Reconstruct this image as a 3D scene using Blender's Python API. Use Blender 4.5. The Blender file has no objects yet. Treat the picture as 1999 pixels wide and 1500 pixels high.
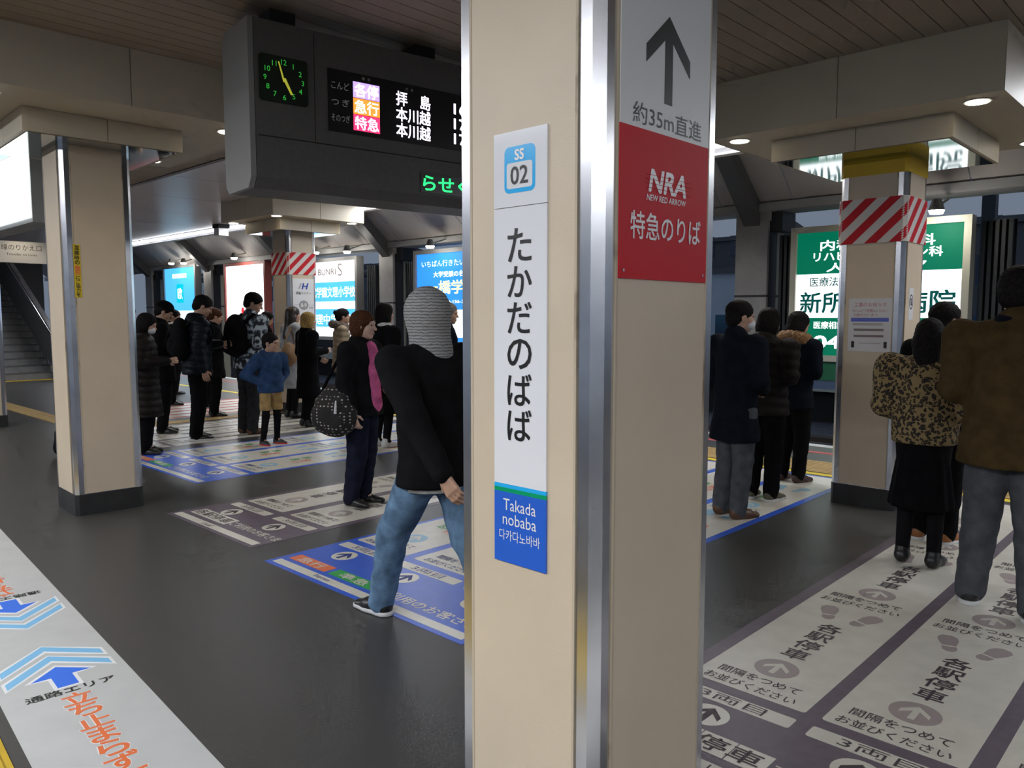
import bpy, math, random
import numpy as np
from mathutils import Matrix, Vector
random.seed(7)
SC = bpy.context.scene
COL = SC.collection

# ------------------------------------------------------------------ camera
FPX = 1523.0
PITCH = math.atan(133.0 / FPX)
YAW = math.radians(43.544)
cam_d = bpy.data.cameras.new('camera')
cam_d.sensor_width = 36.0
cam_d.lens = 36.0 * FPX / 1999.0
cam_d.clip_start = 0.05
cam_d.clip_end = 300
cam = bpy.data.objects.new('camera', cam_d)
cam.location = (0, 0, 1.55)
cam.rotation_euler = (math.pi / 2 - PITCH, 0, YAW)
COL.objects.link(cam)
SC.camera = cam

# ------------------------------------------------------------------ world: dusk sky
wd = bpy.data.worlds.new('dusk'); SC.world = wd
wd.use_nodes = True
bg = wd.node_tree.nodes['Background']
bg.inputs[0].default_value = (0.36, 0.44, 0.58, 1)
bg.inputs[1].default_value = 0.36

SC.view_settings.view_transform = 'Standard'
SC.view_settings.look = 'None'
SC.view_settings.gamma = 1.0
SC.view_settings.use_curve_mapping = False
SC.view_settings.exposure = 0.22

SC.cycles.max_bounces = 6; SC.cycles.diffuse_bounces = 3; SC.cycles.glossy_bounces = 3; SC.cycles.transmission_bounces = 2
SC.cycles.caustics_reflective = False; SC.cycles.caustics_refractive = False
SC.cycles.use_adaptive_sampling = True; SC.cycles.adaptive_threshold = 0.06; SC.cycles.adaptive_min_samples = 12

# ------------------------------------------------------------------ materials
_M = {}
def mat(name, col=(0.5, 0.5, 0.5), rough=0.6, metal=0.0, noise=None, bump=None, spec=0.5, coat=0.0):
    """plain procedural surface; noise=(scale, amount) mottles the colour, bump=(scale, strength)"""
    if name in _M: return _M[name]
    m = bpy.data.materials.new(name); m.use_nodes = True
    nt = m.node_tree; b = nt.nodes['Principled BSDF']
    b.inputs['Base Color'].default_value = (*col, 1)
    b.inputs['Roughness'].default_value = rough
    b.inputs['Metallic'].default_value = metal
    b.inputs['Specular IOR Level'].default_value = spec
    b.inputs['Coat Weight'].default_value = coat
    m.diffuse_color = (*col, 1)
    if noise or bump:
        tc = nt.nodes.new('ShaderNodeTexCoord')
    if noise:
        n = nt.nodes.new('ShaderNodeTexNoise'); n.inputs['Scale'].default_value = noise[0]; n.inputs['Detail'].default_value = 3
        nt.links.new(tc.outputs['Object'], n.inputs['Vector'])
        r = nt.nodes.new('ShaderNodeValToRGB')
        a = noise[1]
        r.color_ramp.elements[0].position = 0.3; r.color_ramp.elements[1].position = 0.7
        r.color_ramp.elements[0].color = (*[max(0, c * (1 - a)) for c in col], 1)
        r.color_ramp.elements[1].color = (*[min(1, c * (1 + a)) for c in col], 1)
        nt.links.new(n.outputs['Fac'], r.inputs[0]); nt.links.new(r.outputs[0], b.inputs['Base Color'])
    if bump:
        n2 = nt.nodes.new('ShaderNodeTexNoise'); n2.inputs['Scale'].default_value = bump[0]; n2.inputs['Detail'].default_value = 2
        nt.links.new(tc.outputs['Object'], n2.inputs['Vector'])
        bp = nt.nodes.new('ShaderNodeBump'); bp.inputs['Strength'].default_value = bump[1]; bp.inputs['Distance'].default_value = 0.01
        nt.links.new(n2.outputs['Fac'], bp.inputs['Height']); nt.links.new(bp.outputs[0], b.inputs['Normal'])
    _M[name] = m
    return m
def emit(name, col, strength):
    if name in _M: return _M[name]
    m = bpy.data.materials.new(name); m.use_nodes = True
    nt = m.node_tree; b = nt.nodes['Principled BSDF']
    b.inputs['Base Color'].default_value = (*[c * 0.5 for c in col], 1)
    b.inputs['Roughness'].default_value = 0.6; b.inputs['Specular IOR Level'].default_value = 0.2
    b.inputs['Emission Color'].default_value = (*col, 1)
    b.inputs['Emission Strength'].default_value = strength
    _M[name] = m
    return m
def fabric(name, col, rough=0.9, noise=0.25):
    return mat(name, col, rough, noise=(14, noise), bump=(90, 0.25), spec=0.08)

# ------------------------------------------------------------------ object helpers
def tag(o, label=None, cat=None, group=None, kind=None):
    if label: o['label'] = label
    if cat: o['category'] = cat
    if group: o['group'] = group
    if kind: o['kind'] = kind
    return o
def thing(name, loc=(0, 0, 0), rz=0.0, label=None, cat=None, group=None):
    o = bpy.data.objects.new(name, None); COL.objects.link(o)
    o.location = loc; o.rotation_euler = (0, 0, rz)
    o.empty_display_size = 0.1
    return tag(o, label, cat, group)
def obj(name, me, m, parent=None):
    o = bpy.data.objects.new(name, me); COL.objects.link(o)
    if m is not None:
        me.materials.clear() if len(me.materials) else None
        for x in (m if isinstance(m, (list, tuple)) else [m]): me.materials.append(x)
    if parent is not None: o.parent = parent
    return o
def share(name, me, parent, loc=(0, 0, 0), rz=0.0):
    o = bpy.data.objects.new(name, me); COL.objects.link(o)
    o.parent = parent; o.location = loc; o.rotation_euler = (0, 0, rz)
    return o
class MB:
    def __init__(s): s.v = []; s.f = []
    def add(s, vs, fs):
        n = len(s.v); s.v += [tuple(v) for v in vs]; s.f += [tuple(i + n for i in f) for f in fs]; return s
    def box(s, x0, x1, y0, y1, z0, z1):
        return s.add([(x0,y0,z0),(x1,y0,z0),(x1,y1,z0),(x0,y1,z0),(x0,y0,z1),(x1,y0,z1),(x1,y1,z1),(x0,y1,z1)],
                     [(0,3,2,1),(4,5,6,7),(0,1,5,4),(1,2,6,5),(2,3,7,6),(3,0,4,7)])
    def prism(s, poly, z0, z1):
        n = len(poly)
        return s.add([(x,y,z0) for x,y in poly] + [(x,y,z1) for x,y in poly],
                     [tuple(range(n-1,-1,-1)), tuple(range(n,2*n))] + [(i,(i+1)%n,n+(i+1)%n,n+i) for i in range(n)])
    def slab(s, poly, o, r, u, t=0.0015):
        """flat polygon (a,b) laid on the plane o + a r + b u, raised t along its normal, with thickness"""
        o = Vector(o); r = Vector(r); u = Vector(u); nn = r.cross(u).normalized()
        n = len(poly)
        top = [o + r*a + u*b + nn*t for a, b in poly]; bot = [o + r*a + u*b for a, b in poly]
        return s.add(bot + top, [tuple(range(n-1,-1,-1)), tuple(range(n,2*n))] + [(i,(i+1)%n,n+(i+1)%n,n+i) for i in range(n)])
    def tube(s, a, b, r0, r1=None, n=10):
        a = Vector(a); b = Vector(b); r1 = r0 if r1 is None else r1
        d = (b - a).normalized(); x = d.orthogonal().normalized(); y = d.cross(x)
        vs = []
        for p, r in ((a, r0), (b, r1)):
            for i in range(n):
                t = 2*math.pi*i/n; vs.append(p + x*(r*math.cos(t)) + y*(r*math.sin(t)))
        return s.add(vs, [tuple(range(n-1,-1,-1)), tuple(range(n,2*n))] + [(i,(i+1)%n,n+(i+1)%n,n+i) for i in range(n)])
    def bar(s, a, b, w, hgt):
        """rectangular bar from a to b (w sideways, hgt in the vertical plane)"""
        a = Vector(a); b = Vector(b); d = (b - a).normalized()
        side = d.cross(Vector((0,0,1)));
        side = side.normalized() if side.length > 1e-4 else Vector((1,0,0))
        up = side.cross(d).normalized()
        vs = [p + side*(w/2*i) + up*(hgt/2*j) for p in (a, b) for i, j in ((-1,-1),(1,-1),(1,1),(-1,1))]
        return s.add(vs, [(3,2,1,0),(4,5,6,7),(0,1,5,4),(1,2,6,5),(2,3,7,6),(3,0,4,7)])
    def mesh(s, name, smooth=False):
        me = bpy.data.meshes.new(name); me.from_pydata(s.v, [], s.f); me.update()
        if smooth: me.polygons.foreach_set('use_smooth', [True]*len(me.polygons))
        return me
    def build(s, name, m, parent=None, smooth=False):
        return obj(name, s.mesh(name, smooth), m, parent)
def rect(a0, a1, b0, b1): return [(a0,b0),(a1,b0),(a1,b1),(a0,b1)]
def ring(ca, cb, ra, rb, n=28): return [(ca + ra*math.cos(2*math.pi*i/n), cb + rb*math.sin(2*math.pi*i/n)) for i in range(n)]
def rrect(a0, a1, b0, b1, r, n=4):
    out = []
    for ca, cb, t0 in ((a1-r,b0+r,-90),(a1-r,b1-r,0),(a0+r,b1-r,90),(a0+r,b0+r,180)):
        for i in range(n+1):
            t = math.radians(t0 + 90*i/n); out.append((ca + r*math.cos(t), cb + r*math.sin(t)))
    return out
def arrow_poly(w, hh, hw, sw, notch):
    """up arrow: height hh, head half width hw, shaft half width sw, chevron-like head of thickness notch"""
    return [(0,hh),(hw,hh-hw),(hw,hh-hw-notch),(sw,hh-notch-sw),(sw,0),(-sw,0),(-sw,hh-notch-sw),(-hw,hh-hw-notch),(-hw,hh-hw)]

# lettering ---------------------------------------------------------
_tc = bpy.data.curves.new('type', 'FONT'); _to = bpy.data.objects.new('type', _tc)
_tcache = {}
def glyphs(body, bold=0.0, spacing=1.0):
    key = (body, spacing)
    if key not in _tcache:
        _tc.body = body; _tc.size = 1.0; _tc.offset = 0.0; _tc.resolution_u = 3; _tc.space_character = spacing
        _tc.align_x = 'LEFT'
        me = _to.to_mesh()
        v = [(p.co.x, p.co.y) for p in me.vertices]; f = [tuple(p.vertices) for p in me.polygons]
        _to.to_mesh_clear()
        if v:
            a = np.array(v); lo = a.min(0); hi = a.max(0)
        else:
            a = np.zeros((0,2)); lo = hi = np.zeros(2)
        _tcache[key] = (a, f, lo, hi)
    return _tcache[key]
class Let:
    """lettering of one colour: every line (or vertical column) becomes a mesh of its own"""
    def __init__(s): s.ms = []
    def put(s, body, c, r, u, hgt=None, wid=None, bold=0.0, t=0.002, skew=0.0, spacing=1.0, into=None):
        """text centred at c; r/u = reading and up directions; fitted to the given height and/or width (metres)"""
        a, f, lo, hi = glyphs(body, bold, spacing)
        if not len(a): return s
        w = hi - lo; sy = hgt/w[1] if hgt else wid/w[0]; sx = wid/w[0] if wid else sy
        if not hgt: sy = sx
        r = Vector(r).normalized(); u = Vector(u).normalized(); n = r.cross(u); c = Vector(c) + n*t
        mid = (lo + hi)/2
        if into is None: into = MB(); s.ms.append(into)
        for q, (bx, by) in enumerate(((0, 0),) if not bold else ((0, 0), (bold, bold*.6), (-bold, bold*.6), (bold*.6, -bold), (-bold*.6, -bold))):   # heavier weight: nudged layers
            cc = c + n*(0.00006*q)
            into.add([cc + r*((x+bx-mid[0])*sx + skew*(y+by-mid[1])*sy) + u*((y+by-mid[1])*sy) for x, y in a], f)
        return s
    def slab(s, *a): s.ms.append(MB().slab(*a)); return s
    def column(s, body, c, r, u, size, pitch, bold=0.0, t=0.002):
        """vertical writing: first character centred at c, next ones pitch further down (-u)"""
        u = Vector(u); into = MB(); s.ms.append(into)
        for i, ch in enumerate(body):
            a, f, lo, hi = glyphs(ch, bold)
            if not len(a): continue
            w = hi - lo; k = size/max(0.75, max(w))
            s.put(ch, Vector(c) - u*(pitch*i), r, u, hgt=max(w[1]*k, 0.05*size), t=t, bold=bold, into=into)
        return s
    def build(s, name, m, parent=None):
        for q in s.ms: q.build(name, m, parent)

X_, Y_, Z_ = Vector((1,0,0)), Vector((0,1,0)), Vector((0,0,1))

# ------------------------------------------------------------------ common materials
beige = mat('pillar_beige', (0.60, 0.50, 0.375), 0.42, noise=(3.0, 0.05), bump=(240, 0.05))
steel = mat('brushed_steel', (0.62, 0.62, 0.64), 0.24, 1.0, noise=(5, 0.15))
plinth_m = mat('black_plinth', (0.018, 0.018, 0.018), 0.45, noise=(8, 0.3))
mirror_m = mat('polished_panel', (0.55, 0.58, 0.58), 0.05, 1.0)
soffit_m = mat('soffit_panel', (0.50, 0.445, 0.35), 0.5, noise=(2, 0.04))
slat_m = mat('ceiling_slat', (0.31, 0.255, 0.205), 0.5, noise=(3, 0.05))
smooth_ceiling_m = mat('ceiling_panel', (0.60, 0.57, 0.62), 0.28)
dark_m = mat('dark_gap', (0.012, 0.012, 0.012), 0.8)
white_m = mat('white_print', (0.80, 0.80, 0.80), 0.35)
black_m = mat('black_print', (0.008, 0.008, 0.008), 0.4)
grey_case = mat('grey_casing', (0.085, 0.08, 0.077), 0.45, noise=(30, 0.1))

def stained(name, col, dirt):
    m = bpy.data.materials.new(name); m.use_nodes = True; nt = m.node_tree; b = nt.nodes['Principled BSDF']; b.inputs['Roughness'].default_value = .55
    tc = nt.nodes.new('ShaderNodeTexCoord'); mp = nt.nodes.new('ShaderNodeMapping'); mp.inputs['Scale'].default_value = (1, 1, .35); n = nt.nodes.new('ShaderNodeTexNoise'); n.inputs['Scale'].default_value = 9; n.inputs['Detail'].default_value = 8
    r = nt.nodes.new('ShaderNodeValToRGB'); r.color_ramp.elements[0].position = .58; r.color_ramp.elements[0].color = (*col, 1); r.color_ramp.elements[1].position = .70; r.color_ramp.elements[1].color = (*dirt, 1)
    nt.links.new(tc.outputs['Object'], mp.inputs[0]); nt.links.new(mp.outputs[0], n.inputs['Vector']); nt.links.new(n.outputs['Fac'], r.inputs[0]); nt.links.new(r.outputs[0], b.inputs['Base Color']); return m
bead_m = stained('stained_edge', (0.50, 0.42, 0.31), (0.09, 0.055, 0.025))

# ------------------------------------------------------------------ floor and ceiling
flm = mat('floor_asphalt', (0.056, 0.054, 0.052), 0.36, noise=(300, 0.35), bump=(420, 0.12))
MB().box(-48, 14, -6, 9.32, -0.3, 0).build('floor', flm); tag(bpy.data.objects['floor'], kind='structure')
CEIL = 3.375
ceil = MB().box(-48, 14, -6, 7.95, CEIL + 0.02, CEIL + 0.2).build('ceiling', dark_m); tag(ceil, kind='structure')
sl = MB().box(-0.0615, 0.0615, -6, 7.9, CEIL, CEIL + 0.018).mesh('slat'); sl.materials.append(slat_m)
sl2 = MB().box(-0.0615, 0.0615, -6, 4.38, CEIL, CEIL + 0.018).mesh('slat_short'); sl2.materials.append(slat_m)
x = 1.98; n = 0
while x > -24:
    share('slat', sl if x > -8.3 else sl2, ceil, (x, 0, 0)); x -= 0.1287
for i in range(14):
    x0 = -8.4 - 1.8*i
    MB().box(x0 - 1.79, x0, 4.40, 7.9, CEIL - 0.03, CEIL).build('panel', smooth_ceiling_m, ceil)
# ------------------------------------------------------------------ lights of the station
tube_m = emit('fluorescent_tube', (0.93, 0.95, 1.0), 9.0)
housing_m = mat('light_housing', (0.7, 0.7, 0.72), 0.4)
down_m = emit('downlight_disc', (1.0, 0.86, 0.62), 9.0)
def fluorescent(x, y, z, label, watts, L=2.42, group='fluorescent strips over the platform edges'):
    t = thing('fluorescent_light', (x, y, z), 0, label, 'ceiling light', group)
    MB().box(-L/2, L/2, -0.09, 0.09, -0.012, 0.0).build('housing', housing_m, t)
    MB().box(-L/2 + 0.01, L/2 - 0.01, -0.065, 0.065, -0.04, -0.012).build('diffuser', tube_m, t)
    ld = bpy.data.lights.new('tube_light', 'AREA'); ld.shape = 'RECTANGLE'; ld.size = L; ld.size_y = 0.14
    ld.energy = watts; ld.color = (0.92, 0.95, 1.0)
    lo = bpy.data.objects.new('tube_light', ld); COL.objects.link(lo); lo.parent = t; lo.location = (0, 0, -0.05)
    return t
TRK_W, NEAR_W = 44, 84
for i in range(-3, 12):
    x = 4.2 - 2.5*i
    lab = {3: 'fluorescent strip seen between the near pillar and the capital of the notice pillar', 6: 'fluorescent strip just behind the capital of the far taped pillar',
           7: 'fluorescent strip running into the capital of the far taped pillar', 8: 'fluorescent strip over the backpackers, ending at the camera housing'}.get(i, 'fluorescent strip over the track side of the platform')
    fluorescent(x, 7.62, CEIL - 0.03 if x < -8.4 else CEIL, lab, TRK_W)
for i in range(-3, 8):
    fluorescent(3.4 - 2.5*i, -2.3 + 0.045*2.5*i, CEIL, 'fluorescent strip over the passage side of the platform', NEAR_W)

def downlight(x, y, z, label, watts=9):
    t = thing('downlight', (x, y, z), 0, label, 'downlight', 'downlights under the pillar capitals')
    m = MB(); m.prism(ring(0, 0, 0.085, 0.085, 24), -0.004, 0.0); m.build('rim', housing_m, t)
    MB().prism(ring(0, 0, 0.07, 0.07, 24), -0.008, -0.002).build('lens', down_m, t)
    ld = bpy.data.lights.new('down_light', 'SPOT'); ld.energy = watts; ld.color = (1.0, 0.84, 0.6); ld.spot_size = math.radians(125); ld.spot_blend = 0.6
    ld.shadow_soft_size = 0.06
    lo = bpy.data.objects.new('down_light', ld); COL.objects.link(lo); lo.parent = t; lo.location = (0, 0, -0.03)

# ------------------------------------------------------------------ pillars
def pillar(cx, cy, rz, label, nick, lh, lz, uh, uz, plinth=True, band=None, lights=True, ax=.25, ay=.25):
    t = thing('pillar', (cx, cy, 0), rz, label, 'pillar', 'platform pillars')
    c = 0.025
    octo = [(-ax+c,-ay),(ax-c,-ay),(ax,-ay+c),(ax,ay-c),(ax-c,ay),(-ax+c,ay),(-ax,ay-c),(-ax,-ay+c)]
    MB().prism(octo, 0.16 if plinth else 0.0, lz).build('corner_casing', steel, t)
    for k in range(4):
        p = MB(); a = ay if k % 2 == 0 else ax; pw = (ax if k % 2 == 0 else ay) - .067
        # panel proud of the casing, then a thin raised edge bead on both sides
        p.box(-pw, pw, -a - 0.004, -a + 0.02, 0.17, lz - 0.002)
        o = p.build('panel', beige, t); o.rotation_euler = (0, 0, k*math.pi/2)
        for s in (-1, 1): MB().box(s*pw - 0.004, s*pw + 0.004, -a - 0.0055, -a, 0.17, lz - 0.002).build('edge_bead', bead_m, o)
    if plinth:
        MB().prism([(x*1.012, y*1.012) for x, y in octo], 0, 0.165).build('plinth', plinth_m, t)
    if band:
        MB().prism([(x*1.03, y*1.03) for x, y in octo], band[0], band[1]).build('yellow_band', mat('yellow_paint', (0.62, 0.40, 0.01), 0.5), t)
    def tier(hh, z0, z1, nm):
        core = MB().box(-hh + 0.006, hh - 0.006, -hh + 0.006, hh - 0.006, z0 + 0.002, z1).build(nm, soffit_m, t)
        for k in range(4):
            for s in (-1, 1):
                q = MB().box(0.003 if s > 0 else -hh, hh if s > 0 else -0.003, -hh - 0.004, -hh + 0.006, z0, z1)
                o = q.build('fascia_panel', soffit_m, core); o.rotation_euler = (0, 0, k*math.pi/2)
        return core
    lo = tier(lh, lz, uz, 'capital')
    MB().box(-lh + 0.03, lh - 0.03, -lh + 0.03, lh - 0.03, lz - 0.004, lz + 0.002).build('polished_underside', mirror_m, lo)
    tier(uh, uz, CEIL + 0.01, 'upper_capital')
    if lights:
        d = (lh + uh)/2
        ca, sa = math.cos(rz), math.sin(rz)
        for sx, sy, w in ((1,-1,'front'),(1,1,'track-side'),(-1,-1,'passage-side'),(-1,1,'rear')):
            downlight(cx + ca*sx*d - sa*sy*d, cy + sa*sx*d + ca*sy*d, uz, 'round warm downlight at the %s corner above %s' % (w, nick))
    return t
P0C = (-1.39775, 1.7875); P0A = (.25175, .2805)
pillar(P0C[0], P0C[1], 0, 'beige steel-cornered pillar in front carrying the station name plate', 'the name-plate pillar', 0.42, 3.08, 0.6, 3.2, lights=False, ax=P0A[0], ay=P0A[1])
pillar(-6.765, 2.235, math.radians(-2), 'beige pillar with a yellow vertical sticker and black plinth', 'the pillar with the yellow sticker', 0.545, 2.83, 1.06, 2.99)
pillar(-11.275, 6.765, 0, 'distant beige pillar wrapped in red and white tape with a train logo plate', 'the far taped pillar', 0.53, 2.855, 0.80, 3.03)
pillar(-2.25, 6.75, 0, 'beige pillar with red-striped wrap, yellow band and paper notice', 'the notice pillar', 0.655, 2.785, 1.03, 2.95, band=(2.655, 2.785))
pillar(-12.85, 2.76, math.radians(-3), 'beige pillar cut by the picture edge in front of the stairs', 'the pillar before the stairs', 0.545, 2.85, 1.06, 3.0)
pillar(-6.76, 6.76, 0, 'beige pillar on the track side hidden behind the name-plate pillar', 'the hidden pillar', 0.55, 2.82, 0.95, 2.99)

# ------------------------------------------------------------------ canopy over the track, columns, billboards
YB = 13.0
can_m = mat('canopy_panel', (0.50, 0.46, 0.44), 0.55, noise=(1.5, 0.06))
can = MB().box(-48, 10, 7.95, 10.75, 5.55, 5.7).build('ceiling_canopy', dark_m); tag(can, kind='structure')
MB().box(-48, 10, 7.92, 8.0, CEIL + .05, 5.55).build('inner_fascia', dark_m, can)
for i in range(40):
    x0 = 7.5 - 1.33*i; x1 = x0 - 1.31
    m = MB()
    m.add([(x1,YB+.1,3.43),(x0,YB+.1,3.43),(x0,10.6,5.55),(x1,10.6,5.55),(x1,YB+.13,3.46),(x0,YB+.13,3.46),(x0,10.63,5.58),(x1,10.63,5.58)],
          [(0,3,2,1),(4,5,6,7),(0,1,5,4),(1,2,6,5),(2,3,7,6),(3,0,4,7)])
    m.build('canopy_panel', can_m, can)
MB().box(-46, 8, 7.86, 7.98, 3.30, CEIL + 0.05).build('edge_trim', housing_m, can)
MB().box(-46, 8, YB - 0.05, YB + 0.6, 3.36, 3.50).build('edge_beam', mat('edge_beam', (0.42, 0.42, 0.42), 0.5), can)
colm = mat('column_grey', (0.36, 0.345, 0.33), 0.5, noise=(4, 0.1)); col_dark = mat('column_dark', (0.025, 0.026, 0.03), 0.5)
brace_m = mat('brace_dark', (0.10, 0.095, 0.095), 0.5)
col_cream = mat('column_cream', (0.52, 0.49, 0.36), 0.5)
for i in range(-1, 6):
    xr = -6.23 - 5.25*i
    t = thing('platform_column', (xr - 0.3, YB + 0.33, 0), 0, ['grey column at the picture edge past the green billboard', 'grey column beside the green hospital billboard', 'grey column hidden behind the name-plate pillar',
              'grey column between the two lit school billboards', 'grey column behind the far taped pillar', 'grey column between the white and sky-blue billboards', 'grey column past the sky-blue billboard'][i + 1], 'column', 'columns between the tracks')
    MB().box(-0.3, 0.3, -0.33, 0.30, -1.1, 3.45).build('shaft', colm, t)
    MB().box(0.3, 0.31, -0.26, 0.0, -1.1, 3.2).build('dark_strip', col_dark, t)
    MB().box(0.3, 0.312, 0.02, 0.30, -1.1, 3.05).build('cream_strip', col_cream, t)
    MB().box(-0.305, 0.316, -0.336, 0.305, 1.88, 1.92).build('band', col_dark, t)
    MB().bar((0, -0.15, 3.16), (0, -2.35, 5.25), 0.30, 0.30).build('brace', brace_m, t)
    MB().bar((0, 0.35, 3.38), (0, 2.4, 2.98), 0.30, 0.18).build('brace', brace_m, t)
    MB().box(0.3, 0.5, -0.2, 0.32, 3.02, 3.36).build('column_head', col_dark, t)
frame_m = mat('billboard_frame', (0.62, 0.60, 0.48), 0.5)
grey_frame = mat('billboard_frame_grey', (0.25, 0.25, 0.25), 0.5)
def billboard(x0, x1, z0, z1, label, face, fr=None, b=0.10):
    t = thing('billboard', ((x0+x1)/2, YB, z0), 0, label, 'billboard', 'lit billboards across the track')
    w = (x1-x0)/2; hh = z1 - z0; m = MB()
    for q in ((-w-b, -w, -b, hh+b), (w, w+b, -b, hh+b), (-w, w, -b, 0), (-w, w, hh, hh+b)): m.box(q[0], q[1], -0.12, 0.12, q[2], q[3])
    m.build('frame', fr or frame_m, t)
    f = MB().box(-w, w, -0.07, 0.06, 0, hh).build('light_panel', face, t)
    for s in (-1, 1): MB().box(s*(w-.12)-.05, s*(w-.12)+.05, 0.0, 0.1, -1.1 - z0, 0).build('post', col_dark, t)
    return t, w, hh
BR = (1, 0, 0); BU = (0, 0, 1)
E_white = emit('lit_white', (0.92, 0.97, 1.0), 1.5); E_green = emit('lit_green', (0.0, 0.16, 0.085), .75)
E_blue = emit('lit_blue', (0.03, 0.26, 0.86), 1.1); E_sky = emit('lit_sky', (0.08, 0.48, 0.95), 1.1); E_pale = emit('lit_pale', (0.62, 0.86, 1.0), 1.4)
E_yel = emit('lit_yellow', (1.0, 0.85, 0.25), 2.2); E_dkgreen = emit('lit_darkgreen', (0.0, 0.055, 0.05), 1.0); E_red = emit('lit_red', (0.8, 0.03, 0.04), 1.2)
E_teal = emit('lit_teal', (0.0, 0.42, 0.55), 1.3)
FY = -0.072
# green hospital board
t, w, hh = billboard(-5.66, -3.16, 0.90, 2.92, 'green and white lit hospital billboard behind the notice pillar', E_green)
MB().slab(rect(-w, w, 0.62, 1.34), (0, FY, 0), BR, BU, 0.003).build('white_field', E_white, t)
L = Let()
L.put('内科 整形外科', (0, FY, 1.80), BR, BU, hgt=0.17, wid=1.72, bold=0.018); L.put('リハビリテーション科', (0, FY, 1.62), BR, BU, hgt=0.15, wid=1.94, bold=0.018)
L.put('人間ドック', (0, FY, 1.44), BR, BU, hgt=0.14, wid=1.5, bold=0.018)
L.put('医療相談室', (-0.62, FY, 0.50), BR, BU, hgt=0.12, bold=0.018); L.put('04-2', (-0.52, FY, 0.22), BR, BU, hgt=0.2, wid=.80, bold=0.03); L.slab(ring(-1.06, .20, .06, .06, 16), (0, FY, 0), BR, BU, 0.003); L.slab(rect(-1.14, -.98, .26, .31), (0, FY, 0), BR, BU, 0.003)
for q in (rect(.35, 1.05, .40, .42), rect(.35, 1.05, .10, .12), rect(.35, .37, .10, .42), rect(1.03, 1.05, .10, .42), rect(.3, 1.1, .47, .52), rect(.45,.9,.28,.34), rect(.45,.8,.17,.23)): L.slab(q, (0, FY, 0), BR, BU, 0.003)
L.build('white_lettering', E_white, t)
L = Let()
L.put('医療法人', (-0.70, FY - .003, 1.21), BR, BU, hgt=0.15, bold=0.012); L.put('新所沢', (-0.62, FY - .003, 0.87), BR, BU, hgt=0.34, wid=1.1, bold=0.02); L.put('病院', (0.80, FY - .003, 0.87), BR, BU, hgt=0.34, wid=0.74, bold=0.02)
L.build('dark_lettering', E_dkgreen, t)
MB().box(-w, w, -0.02, 0.04, -0.42, -0.12).build('lower_green_panel', mat('green_panel', (0.01, 0.16, 0.07), 0.5), t)
MB().box(-w-.1, w+.1, -0.1, 0.1, -0.56, -0.43).build('ledge', mat('blue_ledge', (0.08, 0.12, 0.22), 0.5), t)
# hidden one behind the near pillar
t, w, hh = billboard(-10.7, -8.1, 0.92, 2.97, 'plain pale lit billboard hidden behind the name-plate pillar', E_pale)
# school boards
t, w, hh = billboard(-15.64, -13.06, 0.92, 3.10, 'blue lit school billboard with yellow lettering beside the name-plate pillar', E_blue, grey_frame)
L = Let(); L.put('いちばん行きたい大学へ', (0, FY, 1.93), BR, BU, hgt=0.16, wid=2.2); L.put('大学受験の名門', (0, FY, 1.66), BR, BU, hgt=0.14, wid=1.3, bold=.02); L.put('☎0120-156-388', (0, FY, 0.98), BR, BU, hgt=0.10, wid=1.3, bold=.02)
L.slab(rect(-1.1, 1.05, 0.10, 0.78), (0, FY, 0), BR, BU, 0.003); L.build('white_lettering', E_white, t)
L = Let(); L.put('一橋学院', (0, FY, 1.34), BR, BU, hgt=0.33, wid=1.85, bold=.015); L.build('yellow_lettering', E_yel, t)
MB().box(w - .12, w, -0.075, -0.07, 0, hh).build('pale_edge', E_pale, t)
t, w, hh = billboard(-20.9, -18.30, 0.95, 3.12, 'white and blue lit school billboard beside the far taped pillar', E_white, grey_frame)
L = Let(); L.put('BUNRI', (-.15, FY, 1.88), BR, BU, hgt=0.18, wid=0.9, bold=.02); L.put('S', (.52, FY, 1.92), BR, BU, hgt=0.36, wid=.22); L.build('grey_lettering', emit('lit_grey', (0.25, 0.2, 0.2), 0.8), t)
m = MB(); m.slab(rect(-w, w, 1.02, 1.58), (0, FY, 0), BR, BU, 0.003); m.slab(rect(-w, w, 0.28, 0.80), (0, FY, 0), BR, BU, 0.003); m.build('blue_field', E_sky, t)
L = Let(); L.put('西武学園文理小学校', (0, FY - .003, 1.29), BR, BU, hgt=0.30, wid=2.5, bold=.015); L.put('文理中学・高', (0, FY - .003, 0.50), BR, BU, hgt=0.30, wid=2.3, bold=.015); L.build('white_lettering', E_white, t)
t, w, hh = billboard(-25.95, -23.32, 1.0, 3.24, 'plain white lit billboard with a small red figure', E_white, mat('billboard_frame_red', (0.5, 0.12, 0.1), 0.5))
m = MB(); m.slab([(-.5,.30),(-.1,.30),(-.12,.55),(-.28,.62),(-.42,.50)], (0, FY, 0), BR, BU, 0.003); m.slab(ring(-.2,.72,.1,.12,14), (0, FY, 0), BR, BU, 0.003); m.build('red_figure', E_red, t)
t, w, hh = billboard(-31.0, -28.35, 1.0, 3.36, 'sky-blue lit billboard beyond the plain white one', E_sky, grey_frame)
m = MB(); m.slab(rect(-w, w, 0, 0.75), (0, FY, 0), BR, BU, 0.003); m.build('pale_field', E_pale, t)
m = MB(); m.slab(rect(-.3, .3, 1.05, 1.75), (0, FY, 0), BR, BU, 0.003); m.build('teal_square', E_teal, t)
L = Let(); L.put('欧', (0, FY - .003, 1.4), BR, BU, hgt=.42, bold=.015)
for k in range(6): L.slab(rect(-.62 + .21*k, -.46 + .21*k, 1.98, 2.14), (0, FY, 0), BR, BU, 0.003)
L.build('white_lettering', E_white, t)
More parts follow.
